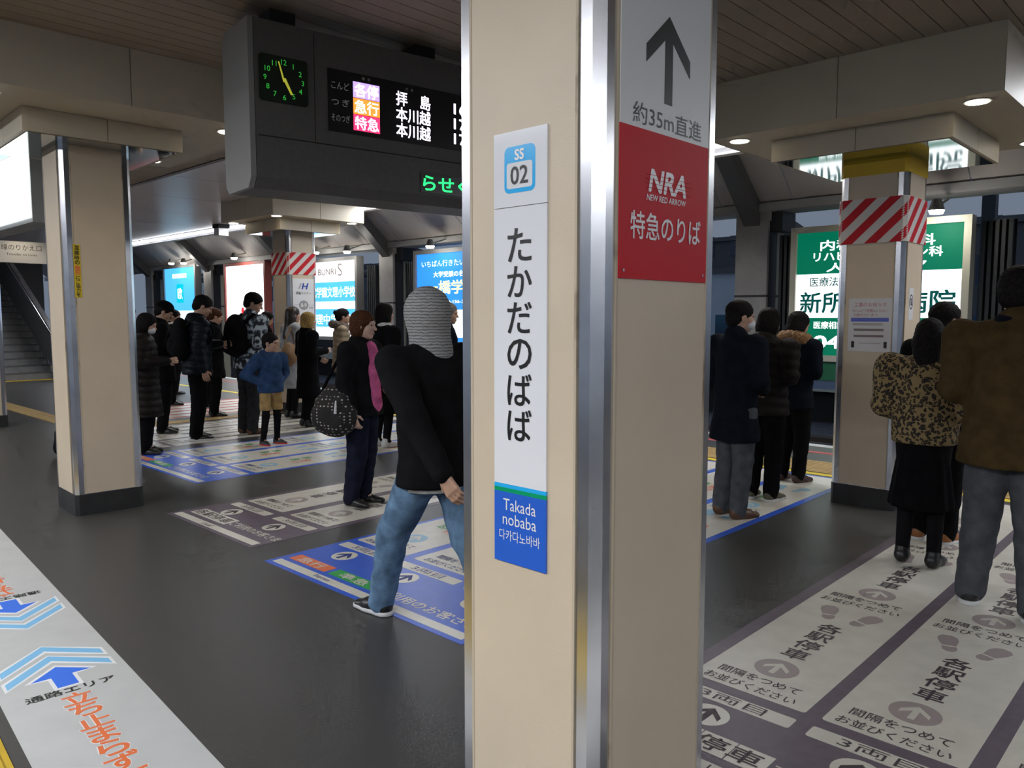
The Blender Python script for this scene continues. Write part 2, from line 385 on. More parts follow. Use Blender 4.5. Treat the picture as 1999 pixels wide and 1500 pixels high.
# louvre screens beside the billboards
lv_m = mat('louvre_dark', (0.03, 0.032, 0.035), 0.5)
for x0, lab in ((-6.10, 'dark ribbed screen between the grey column and the green billboard'), (-3.0, 'dark ribbed screen past the far edge of the green billboard'), (-16.45, 'dark ribbed screen beside the blue school billboard'), (-18.15, 'dark ribbed screen beside the white and blue school billboard')):
    t = thing('louvre_screen', (x0, YB + 0.25, -1.1), 0, lab, 'screen', 'ribbed screens beside the billboards')
    for k in range(5): MB().box(k*0.085, k*0.085 + 0.05, -0.06, 0.06, 0, 4.05).build('slat', lv_m, t)
    MB().box(-0.02, 0.42, 0.06, 0.08, 0, 4.05).build('backing', dark_m, t)
# floodlights over the billboards
lamp_e = emit('floodlight_lens', (1.0, 0.97, 0.88), 30.0); lamp_m = mat('floodlight_body', (0.45, 0.44, 0.40), 0.4, 0.3)
for (lx, lz, lab) in ((-29.24, 3.50, 'floodlight over the sky-blue billboard'), (-28.2, 3.46, 'second floodlight over the sky-blue billboard'), (-24.4, 3.45, 'floodlight over the plain white billboard'), (-19.57, 3.36, 'floodlight over the white and blue school billboard, nearer the taped pillar'),
                      (-18.02, 3.30, 'floodlight over the white and blue school billboard, nearer the column'), (-14.56, 3.23, 'floodlight over the blue school billboard'), (-3.42, 3.06, 'floodlight over the green hospital billboard')):
    t = thing('floodlight', (lx, YB - 0.55, lz), 0, lab, 'floodlight', 'floodlights over the billboards')
    m = MB(); m.tube((0, 0.05, 0.06), (0, 0.55, 0.22), 0.02); m.tube((0, 0, 0.0), (0, 0, 0.16), 0.11, 0.06, 14); m.build('housing', lamp_m, t)
    MB().tube((0, 0, -0.05), (0, 0, 0.0), 0.085, 0.105, 16).build('lens', lamp_e, t)
    ld = bpy.data.lights.new('flood_light', 'POINT'); ld.energy = 12; ld.color = (1.0, 0.95, 0.86); ld.shadow_soft_size = 0.08
    lo = bpy.data.objects.new('flood_light', ld); COL.objects.link(lo); lo.parent = t; lo.location = (0, -0.05, -0.16)

# ------------------------------------------------------------------ track and what lies beyond
bal = mat('ballast', (0.10, 0.10, 0.12), 0.9, noise=(22, 0.7), bump=(30, 1.0))
MB().box(-60, 14, 9.2, 60, -1.35, -1.1).build('floor_track_bed', bal); tag(bpy.data.objects['floor_track_bed'], kind='structure')
rail_m = mat('rail_steel', (0.45, 0.45, 0.47), 0.25, 0.9)
for y, lab in ((10.1, 'rail beside the platform edge'), (11.17, 'second rail of the near track'), (15.2, 'first rail of the far track, past the columns'), (16.27, 'outer rail of the far track')):
    t = thing('rail', (0, y, -1.1), 0, 'steel ' + lab, 'rail', 'rails')
    MB().box(-60, 14, -0.035, 0.035, 0.1, 0.16).build('rail_head', rail_m, t)
    MB().box(-60, 14, -0.07, 0.07, 0.0, 0.1).build('rail_foot', mat('rail_rust', (0.07, 0.045, 0.035), 0.8), t)
op = thing('opposite_platform', (0, 19.0, -1.1), 0, 'low beige-edged platform across the tracks under the billboards', 'platform')
MB().box(-60, 14, 0, 3, 0.8, 1.1).build('edge_slab', mat('concrete_beige', (0.50, 0.48, 0.42), 0.7, noise=(3, .1)), op)
MB().box(-60, 14, 0.4, 3, 0, 0.8).build('base', dark_m, op)
MB().box(-60, 14, 2.4, 2.5, 1.1, 2.0).build('parapet', mat('parapet_dark', (0.03, 0.03, 0.035), 0.7), op)
bw = mat('far_wall_blue', (0.52, 0.60, 0.70), 0.7, noise=(1, .08)); bd = mat('far_wall_dark', (0.11, 0.115, 0.13), 0.8); win = mat('far_window', (0.04, 0.06, 0.1), 0.15)
lit_win = emit('far_window_lit', (0.75, 0.82, 0.9), 0.8)
def house(x0, x1, y0, hz, m, lab, rows, cols):
    t = thing('building', ((x0+x1)/2, y0, -1.1), 0, lab, 'building', 'buildings behind the tracks')
    w = (x1-x0)/2
    MB().box(-w, w, 0, 5, 0, hz).build('wall', m, t); MB().box(-w-.2, w+.2, -.2, 5.2, hz, hz+.25).build('roof', bd, t)
    for r in range(rows):
        for c in range(cols):
            cx = -w + (c+.5)*2*w/cols; z = 1.5 + r*2.4
            MB().box(cx-.55, cx+.55, -.06, .02, z, z+1.2).build('window', lit_win if (r*7 + c*3) % 11 == 0 else win, t)
house(-24, -15, 33, 4.6, bw, 'pale blue low building seen past the hospital queue', 1, 5)
house(-90, -2, 44, 7.2, bd, 'long dark station building at the back', 3, 40)
house(-48, -30, 30, 5.2, bd, 'dark house beyond the school billboards', 2, 7)
house(-14, -4, 36, 6.3, bd, 'dark house behind the green billboard', 2, 4)
house(-80, -52, 34, 6.4, bw, 'pale far building behind the sky-blue billboard', 2, 9)
house(-29, -25, 38, 5.6, bd, 'narrow dark house between two pale buildings', 2, 2)
cat_m = mat('gantry_dark', (0.03, 0.035, 0.05), 0.6)
for i, x in enumerate((-4, -17, -30, -43)):
    t = thing('catenary_gantry', (x, 0, -1.1), 0, ['lattice wire gantry above the green billboard', 'lattice wire gantry above the blue school billboard', 'lattice wire gantry above the white billboard', 'lattice wire gantry far along the track'][i], 'gantry', 'overhead wire gantries')
    MB().box(-.12, .12, 18.0, 18.24, 0, 6.5).build('post', cat_m, t)
    m = MB()
    for z in (5.3, 5.8): m.box(-.05, .05, 14.0, 18.2, z, z+.07)
    for k in range(7): m.bar((0, 14.1+.58*k, 5.33), (0, 14.4+.58*k, 5.83), .04, .04); m.bar((0, 14.4+.58*k, 5.83), (0, 14.68+.58*k, 5.33), .04, .04)
    m.build('truss', cat_m, t)
for y, z in ((15.7, 3.95), (15.7, 5.05), (20.5, 5.3)):
    tag(MB().tube((-60, y, z), (14, y, z), 0.018, n=6).build('overhead_wire', cat_m), 'dark overhead wire %s' % {3.95: 'lowest above the far track', 5.05: 'upper one above the far track', 5.3: 'beyond the gantry posts'}[z], 'wire')

# ------------------------------------------------------------------ stairs at the far end
st = thing('staircase', (-21.6, 4.3, 0), 0, 'grey concrete stairs with steel balustrade beyond the pillars', 'stairs')
conc = mat('stair_concrete', (0.20, 0.195, 0.19), 0.7, noise=(6, 0.12)); nos = mat('stair_nosing', (0.09, 0.09, 0.09), 0.6)
for k in range(20):
    s_ = MB().box(-0.3*(k+1), -0.3*k, -1.9, 1.9, 0, 0.165*(k+1)).build('step', conc, st)
    MB().box(-0.3*k - 0.05, -0.3*k + 0.004, -1.9, 1.9, 0.165*(k+1) - 0.03, 0.165*(k+1) + 0.003).build('nosing', nos, s_)
for s in (-1, 1):
    b = MB(); b.add([(0.4, s*1.95-.04, 0), (0.4, s*1.95-.04, .85), (-6, s*1.95-.04, 4.3), (-6, s*1.95-.04, 3.3), (0.4, s*1.95+.04, 0), (0.4, s*1.95+.04, .85), (-6, s*1.95+.04, 4.3), (-6, s*1.95+.04, 3.3)],
                    [(0,1,2,3),(7,6,5,4),(0,4,5,1),(1,5,6,2),(2,6,7,3),(3,7,4,0)])
    b.build('balustrade', mat('balustrade_grey', (0.28, 0.28, 0.29), 0.4, 0.2), st)
    MB().tube((0.45, s*1.8, .95), (-6, s*1.8, 4.45), 0.03).build('handrail', steel, st)
    MB().bar((0.42, s*1.95, .88), (-6, s*1.95, 4.36), 0.12, 0.05).build('coping', steel, st)
MB().box(-28.4, -28.2, 1.5, 7.9, 0, CEIL).build('wall_far', mat('far_wall', (0.03, 0.03, 0.032), 0.8)); tag(bpy.data.objects['wall_far'], kind='structure')

# ------------------------------------------------------------------ tactile paving
yel = mat('tactile_yellow', (0.55, 0.36, 0.02), 0.6, noise=(6, 0.15)); tan = mat('tactile_tan', (0.40, 0.27, 0.10), 0.6, noise=(6, 0.15))
def tile_mesh(bars, m):
    b = MB(); b.box(-.1485, .1485, -.1485, .1485, 0.0005, 0.006)
    if bars:
        for k in range(4): y = -.1125 + .075*k; b.add([(-.135,y-.017,.006),(.135,y-.017,.006),(.135,y+.017,.006),(-.135,y+.017,.006),(-.13,y-.010,.011),(.13,y-.010,.011),(.13,y+.010,.011),(-.13,y+.010,.011)], [(4,5,6,7),(0,1,5,4),(1,2,6,5),(2,3,7,6),(3,0,4,7)])
    else:
        for i in range(4):
            for j in range(4):
                x = -.1125 + .075*i; y = -.1125 + .075*j
                b.add([(x-.015,y-.015,.006),(x+.015,y-.015,.006),(x+.015,y+.015,.006),(x-.015,y+.015,.006),(x-.009,y-.009,.011),(x+.009,y-.009,.011),(x+.009,y+.009,.011),(x-.009,y+.009,.011)], [(4,5,6,7),(0,1,5,4),(1,2,6,5),(2,3,7,6),(3,0,4,7)])
    me = b.mesh('tactile_tile'); me.materials.append(m); return me
dots_t, bars_y, dots_y = tile_mesh(False, tan), tile_mesh(True, yel), tile_mesh(False, tan)
def strip(x, y, rz, nx, ny, me, label):
    t = thing('tactile_paving', (x, y, 0), rz, label, 'tactile paving')
    for i in range(nx):
        for j in range(ny): share('tile', me, t, (.15 + .3*i, .15 + .3*j, 0))
    return t
strip(-14.4, 7.62, 0, 46, 2, dots_t, 'tan dotted tactile strip along the track-side platform edge')
tag(MB().box(-40, 10, 7.50, 7.60, 0, 0.003).build('yellow_line', mat('yellow_line', (0.75, 0.58, 0.03), .5)), 'thin yellow line painted before the dotted tactile strip', 'painted line')
tag(MB().box(-40, 10, 8.72, 8.80, 0, 0.003).build('red_line', mat('red_line', (0.60, 0.10, 0.09), .5)), 'thin red line painted near the track-side platform edge', 'painted line')
tag(MB().box(-40, 10, 9.16, 9.32, 0, 0.003).build('edge_line', mat('edge_white', (0.7, 0.7, 0.7), .5)), 'white line painted on the platform edge lip', 'painted line')
strip(-7.8, 0.425, math.radians(-4.2), 26, 2, bars_y, 'yellow barred tactile strip beside the white passage band')
strip(-17.4, 3.55, 0, 20, 1, dots_y, 'tan tactile strip leading towards the stairs')
strip(-11.5, 4.15, 0, 1, 11, dots_y, 'tan tactile strip crossing the floor by the far queue')
strip(-21.5, 2.6, 0, 1, 12, bars_y, 'yellow tactile strip at the foot of the stairs')
# ------------------------------------------------------------------ queue sheets stuck on the floor
purple = mat('sheet_purple', (0.135, 0.105, 0.135), 0.4, noise=(20, .1)); sheet_white = mat('sheet_white', (0.66, 0.63, 0.55), 0.32, noise=(9, 0.06))
blue = mat('sheet_blue', (0.03, 0.11, 0.60), 0.35, noise=(20, .06)); ink = mat('sheet_ink', (0.06, 0.045, 0.055), 0.5); ink_blue = mat('sheet_ink_blue', (0.02, 0.04, 0.20), 0.5)
mauve = mat('sheet_mauve', (0.36, 0.30, 0.29), 0.4); paleblue = mat('sheet_paleblue', (0.28, 0.50, 0.66), 0.4)
orange = mat('sheet_orange', (0.78, 0.17, 0.05), 0.4); green = mat('sheet_green', (0.03, 0.36, 0.07), 0.4); red_m = mat('sheet_red', (0.52, 0.014, 0.024), 0.5, spec=.2)
FX, FU = (1,0,0), (0,1,0)
H1, H2, H3 = 0.0015, 0.0025, 0.0035
def foot_polys(cx, cy, a, s=1.0):
    ca, sa = math.cos(a), math.sin(a)
    def tr(ps): return [(cx + s*(x*ca - y*sa), cy + s*(x*sa + y*ca)) for x, y in ps]
    sole = [(-.03,-.005),(.03,-.005),(.045,.06),(.042,.10),(.02,.125),(-.02,.125),(-.042,.10),(-.045,.06)]
    heel = [(-.032,-.02),(-.03,-.06),(-.012,-.08),(.012,-.08),(.03,-.06),(.032,-.02)]
    return tr(sole), tr(heel)
def queue_sheet(x0, x1, yf, yend, lanes, kind, label, head=0.66, reps=3, lane_no='3両目'):
    """x0..x1 sheet; yf front edge; lanes = [(xa, xb)]; kind 'local' or 'express'"""
    t = thing('queue_floor_sheet', (0, 0, 0), 0, label, 'floor marking', 'queue sheets on the platform floor')
    t.location = ((x0+x1)/2, yf, 0); ox, oy = t.location.x, yf
    base_m, acc = (purple, mauve) if kind == 'local' else (blue, paleblue)
    o3 = Vector((-ox, -oy, 0))
    def S(m, poly, z, zt): m.slab(poly, o3 + Vector((0, 0, z)), FX, FU, zt - z)
    m = MB(); S(m, rect(x0, x1, yf, yend), 0.0, H1); m.build('sheet', base_m, t)
    ly = yf + head
    hws = []                                                    # header fields
    def hwn(): hws.append(MB()); return hws[-1]
    S(hwn(), rect(x0 + .04, x1 - .04, yf + .035, yf + .10), H1, H2)
    for xa, xb in lanes: S(hwn(), rrect(xa, xb, yf + head - .155, yf + head - .07, .012), H1, H2)
    for xa, xb in lanes: S(hwn(), ring((xa+xb)/2 - .02, yf + head - .27, .085, .085), H1, H2)
    if kind == 'local':
        for k in range(4):
            xa = x0 + .08 + k*.14; S(hwn(), rect(xa, xa + .135, yf + .15, yf + .28), H1, H2)
    for q_ in hws: q_.build('white_field', sheet_white, t)
    dk = Let(); wl = Let()
    for xa, xb in lanes:
        c = (xa+xb)/2
        dk.put(lane_no, o3 + Vector((c, yf + head - .112, H2)), FX, FU, hgt=.062, wid=.28, t=.001)
        a = arrow_poly(0, .12, .055, .013, .03)
        q_ = MB(); S(q_, [(x + c - .02, y + yf + head - .33) for x, y in a], H2, H3); q_.build('arrow', ink if kind == 'local' else ink_blue, t)
    en = 'Local' if kind == 'local' else 'Express'
    dk.put(en, o3 + Vector((x0 + .55, yf + .067, H2)), FX, FU, hgt=.045, t=.001)
    if kind == 'local':
        dk.put('各駅停車', o3 + Vector((x0 + .35, yf + .215, H2)), FX, FU, hgt=.10, wid=.52, t=.001, bold=.01)
        wl.put('ご利用のお客さま', o3 + Vector((x0 + .98, yf + .215, H1)), FX, FU, hgt=.08, wid=.66, t=.001, bold=.015)
    else:
        S_ = MB(); S(S_, rect(x0 + .06, x0 + .46, yf + .14, yf + .235), H1, H2); S_.build('orange_field', orange, t)
        S_ = MB(); S(S_, rect(x0 + .50, x0 + .92, yf + .14, yf + .235), H1, H2); S_.build('green_field', green, t)
        wl.put('急行', o3 + Vector((x0 + .26, yf + .187, H2)), FX, FU, hgt=.075, wid=.26, t=.001, bold=.015); wl.put('準急', o3 + Vector((x0 + .71, yf + .187, H2)), FX, FU, hgt=.075, wid=.26, t=.001, bold=.015)
        wl.put('ご利用のお客さま', o3 + Vector((x0 + 1.36, yf + .187, H1)), FX, FU, hgt=.085, wid=.80, t=.001, bold=.015)
    dk.build('dark_lettering', ink if kind == 'local' else ink_blue, t); wl.build('white_lettering', sheet_white, t)
    for xa, xb in lanes:                                        # the lanes themselves
        p = MB(); S(p, rrect(xa, xb, ly, yend - .04, .015), H1, H2); lane = p.build('lane_panel', sheet_white, t)
        c = (xa+xb)/2; L = Let(); Lg = Let(); Lo = Let()
        k = 0; y = ly
        while y + 1.1 < yend and k < reps + 2:
            L.put('間隔をつめて', o3 + Vector((c - .01, y + .145, H2)), FX, FU, hgt=.062, wid=.36, t=.001, bold=.005)
            L.put('お並びください', o3 + Vector((c - .01, y + .055, H2)), FX, FU, hgt=.062, wid=.40, t=.001, bold=.005)
            A = MB(); S(A, ring(c, y + .295, .095, .095), H2, H3); A.build('arrow_disc', acc, lane); wh = MB()
            S(wh, [(q + c, w_ + y + .235) for q, w_ in arrow_poly(0, .12, .055, .012, .03)], H3, H3 + .001); wh.build('arrow', sheet_white, lane)
            if kind == 'local': L.column('各駅停車', o3 + Vector((c, y + .89, H2)), FX, FU, .115, .132, t=.001, bold=.015)
            else:
                Lg.column('準急', o3 + Vector((c - .07, y + .78, H2)), FX, FU, .11, .13, t=.001, bold=.015); Lo.column('急行', o3 + Vector((c + .07, y + .70, H2)), FX, FU, .11, .13, t=.001, bold=.015)
            for sx, a in ((-.085, .30), (.085, -.35)):
                F = MB()
                for q in foot_polys(c + sx, y + 1.09, a): S(F, q, H2, H3)
                F.build('footprint', acc, lane)
            y += 1.26; k += 1
        L.build('lettering', ink if kind == 'local' else ink_blue, lane)
        if kind != 'local': Lg.build('green_lettering', green, lane); Lo.build('orange_lettering', orange, lane)
    return t
queue_sheet(-1.762, 0.02, 2.25, 7.40, [(-1.69,-1.186),(-1.122,-.624),(-.555,-.06)], 'local', 'purple-bordered queue sheet under the leopard jacket and brown coat')
queue_sheet(-4.47, -2.63, 2.42, 7.46, [(-4.43,-3.90),(-3.82,-3.27),(-3.19,-2.69)], 'express', 'blue queue sheet running behind the name-plate pillar', head=.68)
queue_sheet(-6.12, -4.80, 2.50, 7.40, [(-6.05,-5.49),(-5.38,-4.87)], 'local', 'grey-purple queue sheet under the woman with the large bag', head=.64)
queue_sheet(-8.98, -7.03, 3.15, 7.46, [(-8.92,-8.38),(-8.28,-7.74),(-7.65,-7.09)], 'express', 'blue queue sheet under the boy and the mask wearer', head=.63)
queue_sheet(-11.1, -9.2, 3.3, 7.40, [(-11.03,-10.5),(-10.4,-9.87),(-9.77,-9.27)], 'local', 'grey-purple queue sheet under the backpackers', head=.63)
t = thing('red_floor_sheet', (-12.8, 5.6, 0), 0, 'white floor sheet with red stripes beyond the far queue', 'floor marking')
MB().box(-1.0, 1.0, -1.2, 1.6, 0, H1).build('sheet', sheet_white, t)
for k in range(6): MB().box(-.98 + .37*k, -.90 + .37*k, -1.15, 1.55, H1, H2).build('red_stripe', red_m, t)

# white passage band beside the yellow tactile strip
BA = math.radians(-4.2)
band_m = mat('passage_band_grey', (0.52, 0.52, 0.51), 0.4, noise=(5, .05))
t = thing('passage_band', (-3.6, 1.01, 0), BA, 'pale grey passage band with blue arrows on the dark floor', 'floor marking')
MB().box(-8.0, 6.0, -.245, .245, 0, H1).build('band', band_m, t)
lb = mat('band_lightblue', (0.20, 0.50, 0.78), 0.4); db = mat('band_blue', (0.02, 0.16, 0.80), 0.4)
def chev(o, s):
    m = MB(); w = MB()
    for k, off in enumerate((0.0, 0.135)):
        a = -.215 - off - .0
        tip = o + s*(-.42 + off)
        for mm, g, z0, z1 in ((w, .012, H1, H2 - .0004), (m, 0.0, H2 - .0004, H2)):
            th = .062 + 2*g
            pts = [(tip - s*g, 0), (tip + s*(.20) - s*g, .20 + g), (tip + s*(.20 + th), .20 + g), (tip + s*th, 0), (tip + s*(.20 + th), -.20 - g), (tip + s*.20 - s*g, -.20 - g)]
            if s < 0: pts = pts[::-1]
            mm.slab(pts, (0, 0, z0), FX, FU, z1 - z0)
    return m, w
for o, s in ((0.12, 1), (-1.29, -1)):
    m, w = chev(o - .136*s, s); w.build('white_outline', white_m, t); m.build('chevron', lb, t)
    for nm, g, z0, z1, mm in (('white_outline', .015, H1, H2 - .0004, white_m), ('arrow', 0, H2 - .0004, H2, db)):
        tip = o - s*.276
        pts = [(tip - s*g*1.5, 0), (tip + s*.11, .115 + g*1.6), (tip + s*(.11 + g), .04 + g), (tip + s*(.23 + g), .04 + g), (tip + s*(.23 + g), -.04 - g), (tip + s*(.11 + g), -.04 - g), (tip + s*.11, -.115 - g*1.6)]
        if s > 0: pts = pts[::-1]
        MB().slab(pts, (0, 0, z0), FX, FU, z1 - z0).build(nm, mm, t)
    L = Let(); L.put('通路エリア', (o, 0, H1), (0, s, 0), (-s, 0, 0), hgt=.058, wid=.33, bold=.02, t=.001); L.build('lettering', black_m, t)
    W = Let(); Lo = Let()
    for mm, bo, tt in ((W, .05, .0005), (Lo, .022, .0012)):
        mm.column('立ち止まらずに', (o + s*.10, 0, H1), (0, s, 0), (-s, 0, 0), .115, .122, bold=bo, t=tt)
    W.build('white_outline', white_m, t); Lo.build('orange_lettering', orange, t)

# ------------------------------------------------------------------ plates on the near pillar
gloss_white = mat('plate_white', (0.78, 0.79, 0.82), 0.12, coat=0.5); plate_blue = mat('plate_blue', (0.02, 0.12, 0.62), 0.15, coat=.5); cyan = mat('plate_cyan', (0.02, 0.42, 0.85), 0.2)
px0, px1, pz0, pz1 = -1.489, -1.302, 0.880, 2.025
pf = P0C[1] - P0A[1] - 0.004
t = thing('station_name_plate', ((px0+px1)/2, pf, pz0), 0, 'tall white and blue station name plate on the front pillar', 'sign')
w = (px1 - px0)/2
MB().box(-w, w, -.006, 0, .217, .9515).build('plate', gloss_white, t)
MB().box(-w, w, -.006, 0, .9535, 1.145).build('number_plate', gloss_white, t)
MB().box(-w, w, -.006, 0, 0, .195).build('blue_plate', plate_blue, t)
MB().box(-w, w, -.006, 0, .206, .217).build('cyan_stripe', cyan, t); MB().box(-w, w, -.006, 0, .195, .206).build('green_stripe', mat('plate_green', (0.0, 0.33, 0.13), .2), t)
NF = -.006
m = MB(); m.slab(rrect(-.054, .054, .988, 1.106, .016), (0, NF, 0), BR, BU, .0008); m.build('number_frame', cyan, t)
m = MB(); m.slab(rrect(-.045, .045, .999, 1.065, .008), (0, NF - .0008, 0), BR, BU, .0006); m.build('number_field', gloss_white, t)
L = Let(); L.put('SS', (0, NF - .0006, 1.084), BR, BU, hgt=.026, bold=.03, t=.001); L.build('white_lettering', white_m, t)
L = Let(); L.put('02', (0, NF - .0014, 1.032), BR, BU, hgt=.045, bold=.012, t=.001)
L.column('たかだのばば', (0, NF, 1.734 - pz0), BR, BU, .085, .0945, bold=.012, t=.001)
L.build('black_lettering', black_m, t)
L = Let(); L.put('Takada', (0, NF, 1.041 - pz0), BR, BU, hgt=.032, wid=.118, t=.001); L.put('nobaba', (0, NF, 1.001 - pz0), BR, BU, hgt=.032, wid=.122, t=.001); L.put('다카다노바바', (0, NF, .956 - pz0), BR, BU, hgt=.030, wid=.148, t=.001)
L.build('pale_lettering', white_m, t)
# express boarding sign on the side face
sx = P0C[0] + P0A[0] + .004
NR, NU = (0, 1, 0), (0, 0, 1)
t = thing('boarding_sign', (sx, 1.785, 1.643), math.pi/2, 'white and red express boarding sign with black arrow on the front pillar', 'sign')
w = .209
MB().box(-w, w, -.004, 0, 0, .373).build('red_plate', mat('plate_red', (0.58, 0.012, 0.022), .5, spec=.2), t)
MB().box(-w, w, -.004, 0, .373, .82).build('white_plate', mat('plate_grey_white', (0.70, 0.70, 0.70), .4), t)
Q = -.004
m = MB(); m.slab([(0,.672),(.103,.582),(.103,.538),(.018,.610),(.018,.452),(-.018,.452),(-.018,.610),(-.103,.538),(-.103,.582)], (0, Q, 0), BR, BU, .001); m.build('arrow', black_m, t)
L = Let(); L.put('約35m直進', (.005, Q, .409), BR, BU, hgt=.052, wid=.325, bold=.0, t=.001); L.build('black_lettering', black_m, t)
L = Let(); L.put('NRA', (.01, Q, .252), BR, BU, hgt=.055, wid=.175, bold=.03, skew=.22, t=.001); L.put('NEW RED ARROW', (.0, Q, .208), BR, BU, hgt=.015, wid=.185, bold=.02, skew=.15, t=.001)
L.put('特急のりば', (.005, Q, .135), BR, BU, hgt=.068, wid=.335, bold=.012, t=.001); L.build('white_lettering', white_m, t)
m = MB()
for k in range(4): m.slab(rect(-.10, .12, .2315 + .011*k, .2328 + .011*k), (0, Q - .0011, 0), BR, BU, .0004)
m.build('logo_stripes', _M['plate_red'], t)
m = MB()
for a in (-1, 1):
    for b in (.02, .78): m.tube((a*.19, Q - .002, b), (a*.19, Q, b), .004, n=8)
m.build('screws', steel, t)

# ------------------------------------------------------------------ wraps and plates on the other pillars
def tape_wrap(cx, cy, z0, z1, label, a=0.262):
    t = thing('striped_wrap', (cx, cy, z0), 0, label, 'barrier tape')
    c = .027; hh = z1 - z0
    octo = [(-a+c,-a),(a-c,-a),(a,-a+c),(a,a-c),(a-c,a),(-a+c,a),(-a,a-c),(-a,-a+c)]
    MB().prism(octo, 0, hh).build('white_sheet', mat('wrap_white', (0.62, 0.60, 0.58), .45), t)
    P_ = octo + octo[:1]; ds = [math.dist(P_[i], P_[i+1]) for i in range(8)]; tot = sum(ds)
    def at(s):
        s %= tot
        for i in range(8):
            if s <= ds[i] + 1e-9:
                k = s/ds[i]; return (P_[i][0] + (P_[i+1][0]-P_[i][0])*k)*1.004, (P_[i][1] + (P_[i+1][1]-P_[i][1])*k)*1.004
            s -= ds[i]
        return P_[0]
    N_ = 11; pitch = tot/N_
    for k in range(N_):
        m = MB()
        for j in range(20):                                    # slanted stripe in short steps so that it follows the corners
            f0, f1 = j/20, (j+1)/20; b0 = k*pitch + f0*hh*1.05; b1 = k*pitch + f1*hh*1.05
            for i in range(10):
                e0, e1 = pitch*.5*i/10, pitch*.5*(i+1)/10
                m.add([(*at(b0 + e0), f0*hh), (*at(b0 + e1), f0*hh), (*at(b1 + e1), f1*hh), (*at(b1 + e0), f1*hh)], [(0,1,2,3)])
        m.build('red_stripe', red_m, t)
tape_wrap(-2.25, 6.75, 2.125, 2.475, 'red and white striped wrap around the notice pillar')
tape_wrap(-11.275, 6.765, 2.20, 2.545, 'red and white striped wrap around the far pillar')
t = thing('paper_notice', (-2.235, 6.4955, 1.265), 0, 'white construction notice with blue band on the taped pillar', 'notice')
paper = mat('paper', (0.66, 0.66, 0.68), .5)
MB().box(-.165, .165, -.002, 0, 0, .425).build('sheet', paper, t)
L = Let(); L.put('工事のお知らせ', (0, -.002, .375), BR, BU, hgt=.035, wid=.25, t=.0006); L.put('ホームドア設置にともない', (0, -.002, .327), BR, BU, hgt=.024, wid=.27, t=.0006); L.put('工事を行います。', (-.03, -.002, .293), BR, BU, hgt=.024, wid=.20, t=.0006); L.build('red_lettering', mat('notice_red', (0.55, 0.16, 0.20), .5), t)
m = MB(); m.slab(rect(-.145, .145, .240, .270), (0, -.002, 0), BR, BU, .0006); m.build('blue_band', mat('notice_blue', (0.10, 0.14, 0.55), .5), t)
m = MB()
for z in (.222, .212): m.slab(rect(-.13, .10, z, z + .004), (0, -.002, 0), BR, BU, .0006)
for z in (.165, .115): m.slab(rect(-.12, .11, z, z + .018), (0, -.002, 0), BR, BU, .0006)
m.slab(rect(-.08, .09, .065, .068), (0, -.002, 0), BR, BU, .0006)
m.build('grey_lines', mat('notice_grey', (0.22, 0.17, 0.18), .5), t)
m = MB()
for s in (-1, 1): m.slab(rect(s*.125-.012, s*.125+.012, .03, .06), (0, -.002, 0), BR, BU, .0006); m.slab(ring(s*.125, .07, .014, .012, 12), (0, -.002, 0), BR, BU, .0006)
for q in (rrect(-.158, .158, .008, .417, .01), ): pass
m.build('corner_figures', black_m, t)
t = thing('no_smoking_sticker', (-1.996, 6.70, 1.52), math.pi/2, 'small white sticker with a round pictogram on the notice pillar', 'sticker')
MB().box(-.055, .055, -.002, 0, 0, .25).build('sheet', paper, t)
m = MB(); n = 20
o_, i_ = ring(0, .14, .045, .06, n), ring(0, .14, .036, .05, n)
for k in range(n): m.slab([o_[k], o_[(k+1)%n], i_[(k+1)%n], i_[k]], (0, -.002, 0), BR, BU, .0006)
m.slab([(-.03,.17),(-.024,.175),(.03,.11),(.024,.105)], (0, -.002, 0), BR, BU, .0006); m.slab(ring(0, .16, .01, .012, 10), (0, -.002, 0), BR, BU, .0006); m.slab(rect(-.012,.012,.115,.148), (0, -.002, 0), BR, BU, .0006)
m.build('pictogram', black_m, t)
# train logo plate on the far pillar
t = thing('train_logo_plate', (-11.02, 6.77, 1.52), math.pi/2, 'white plate with a slanted H logo on the far taped pillar', 'sign')
MB().box(-.19, .19, -.006, 0, 0, .62).build('plate', gloss_white, t)
L = Let(); L.put('H', (.03, -.006, .50), BR, BU, hgt=.09, wid=.09, bold=.04, skew=.3, t=.001); L.build('blue_logo', mat('logo_blue', (0.03, 0.08, 0.42), .3), t)
m = MB(); m.slab([(-.09,.455),(-.07,.455),(-.03,.545),(-.05,.545)], (0, -.006, 0), BR, BU, .001); m.slab(rect(-.19, .19, .203, .208), (0, -.006, 0), BR, BU, .001); m.slab(ring(0, .20, .085, .075), (0, -.006, 0), BR, BU, .0014); m.build('grey_marks', mat('logo_grey', (0.32, 0.32, 0.34), .4), t)
L = Let(); L.put('拝島ライナー', (0, -.006, .39), BR, BU, hgt=.05, wid=.27, bold=.01, t=.001); L.put('号車', (.13, -.006, .16), BR, BU, hgt=.035, t=.001); L.build('dark_lettering', black_m, t)
L = Let(); L.put('8-9', (0, -.0075, .20), BR, BU, hgt=.06, wid=.10, bold=.02, t=.001); L.build('pale_lettering', white_m, t)
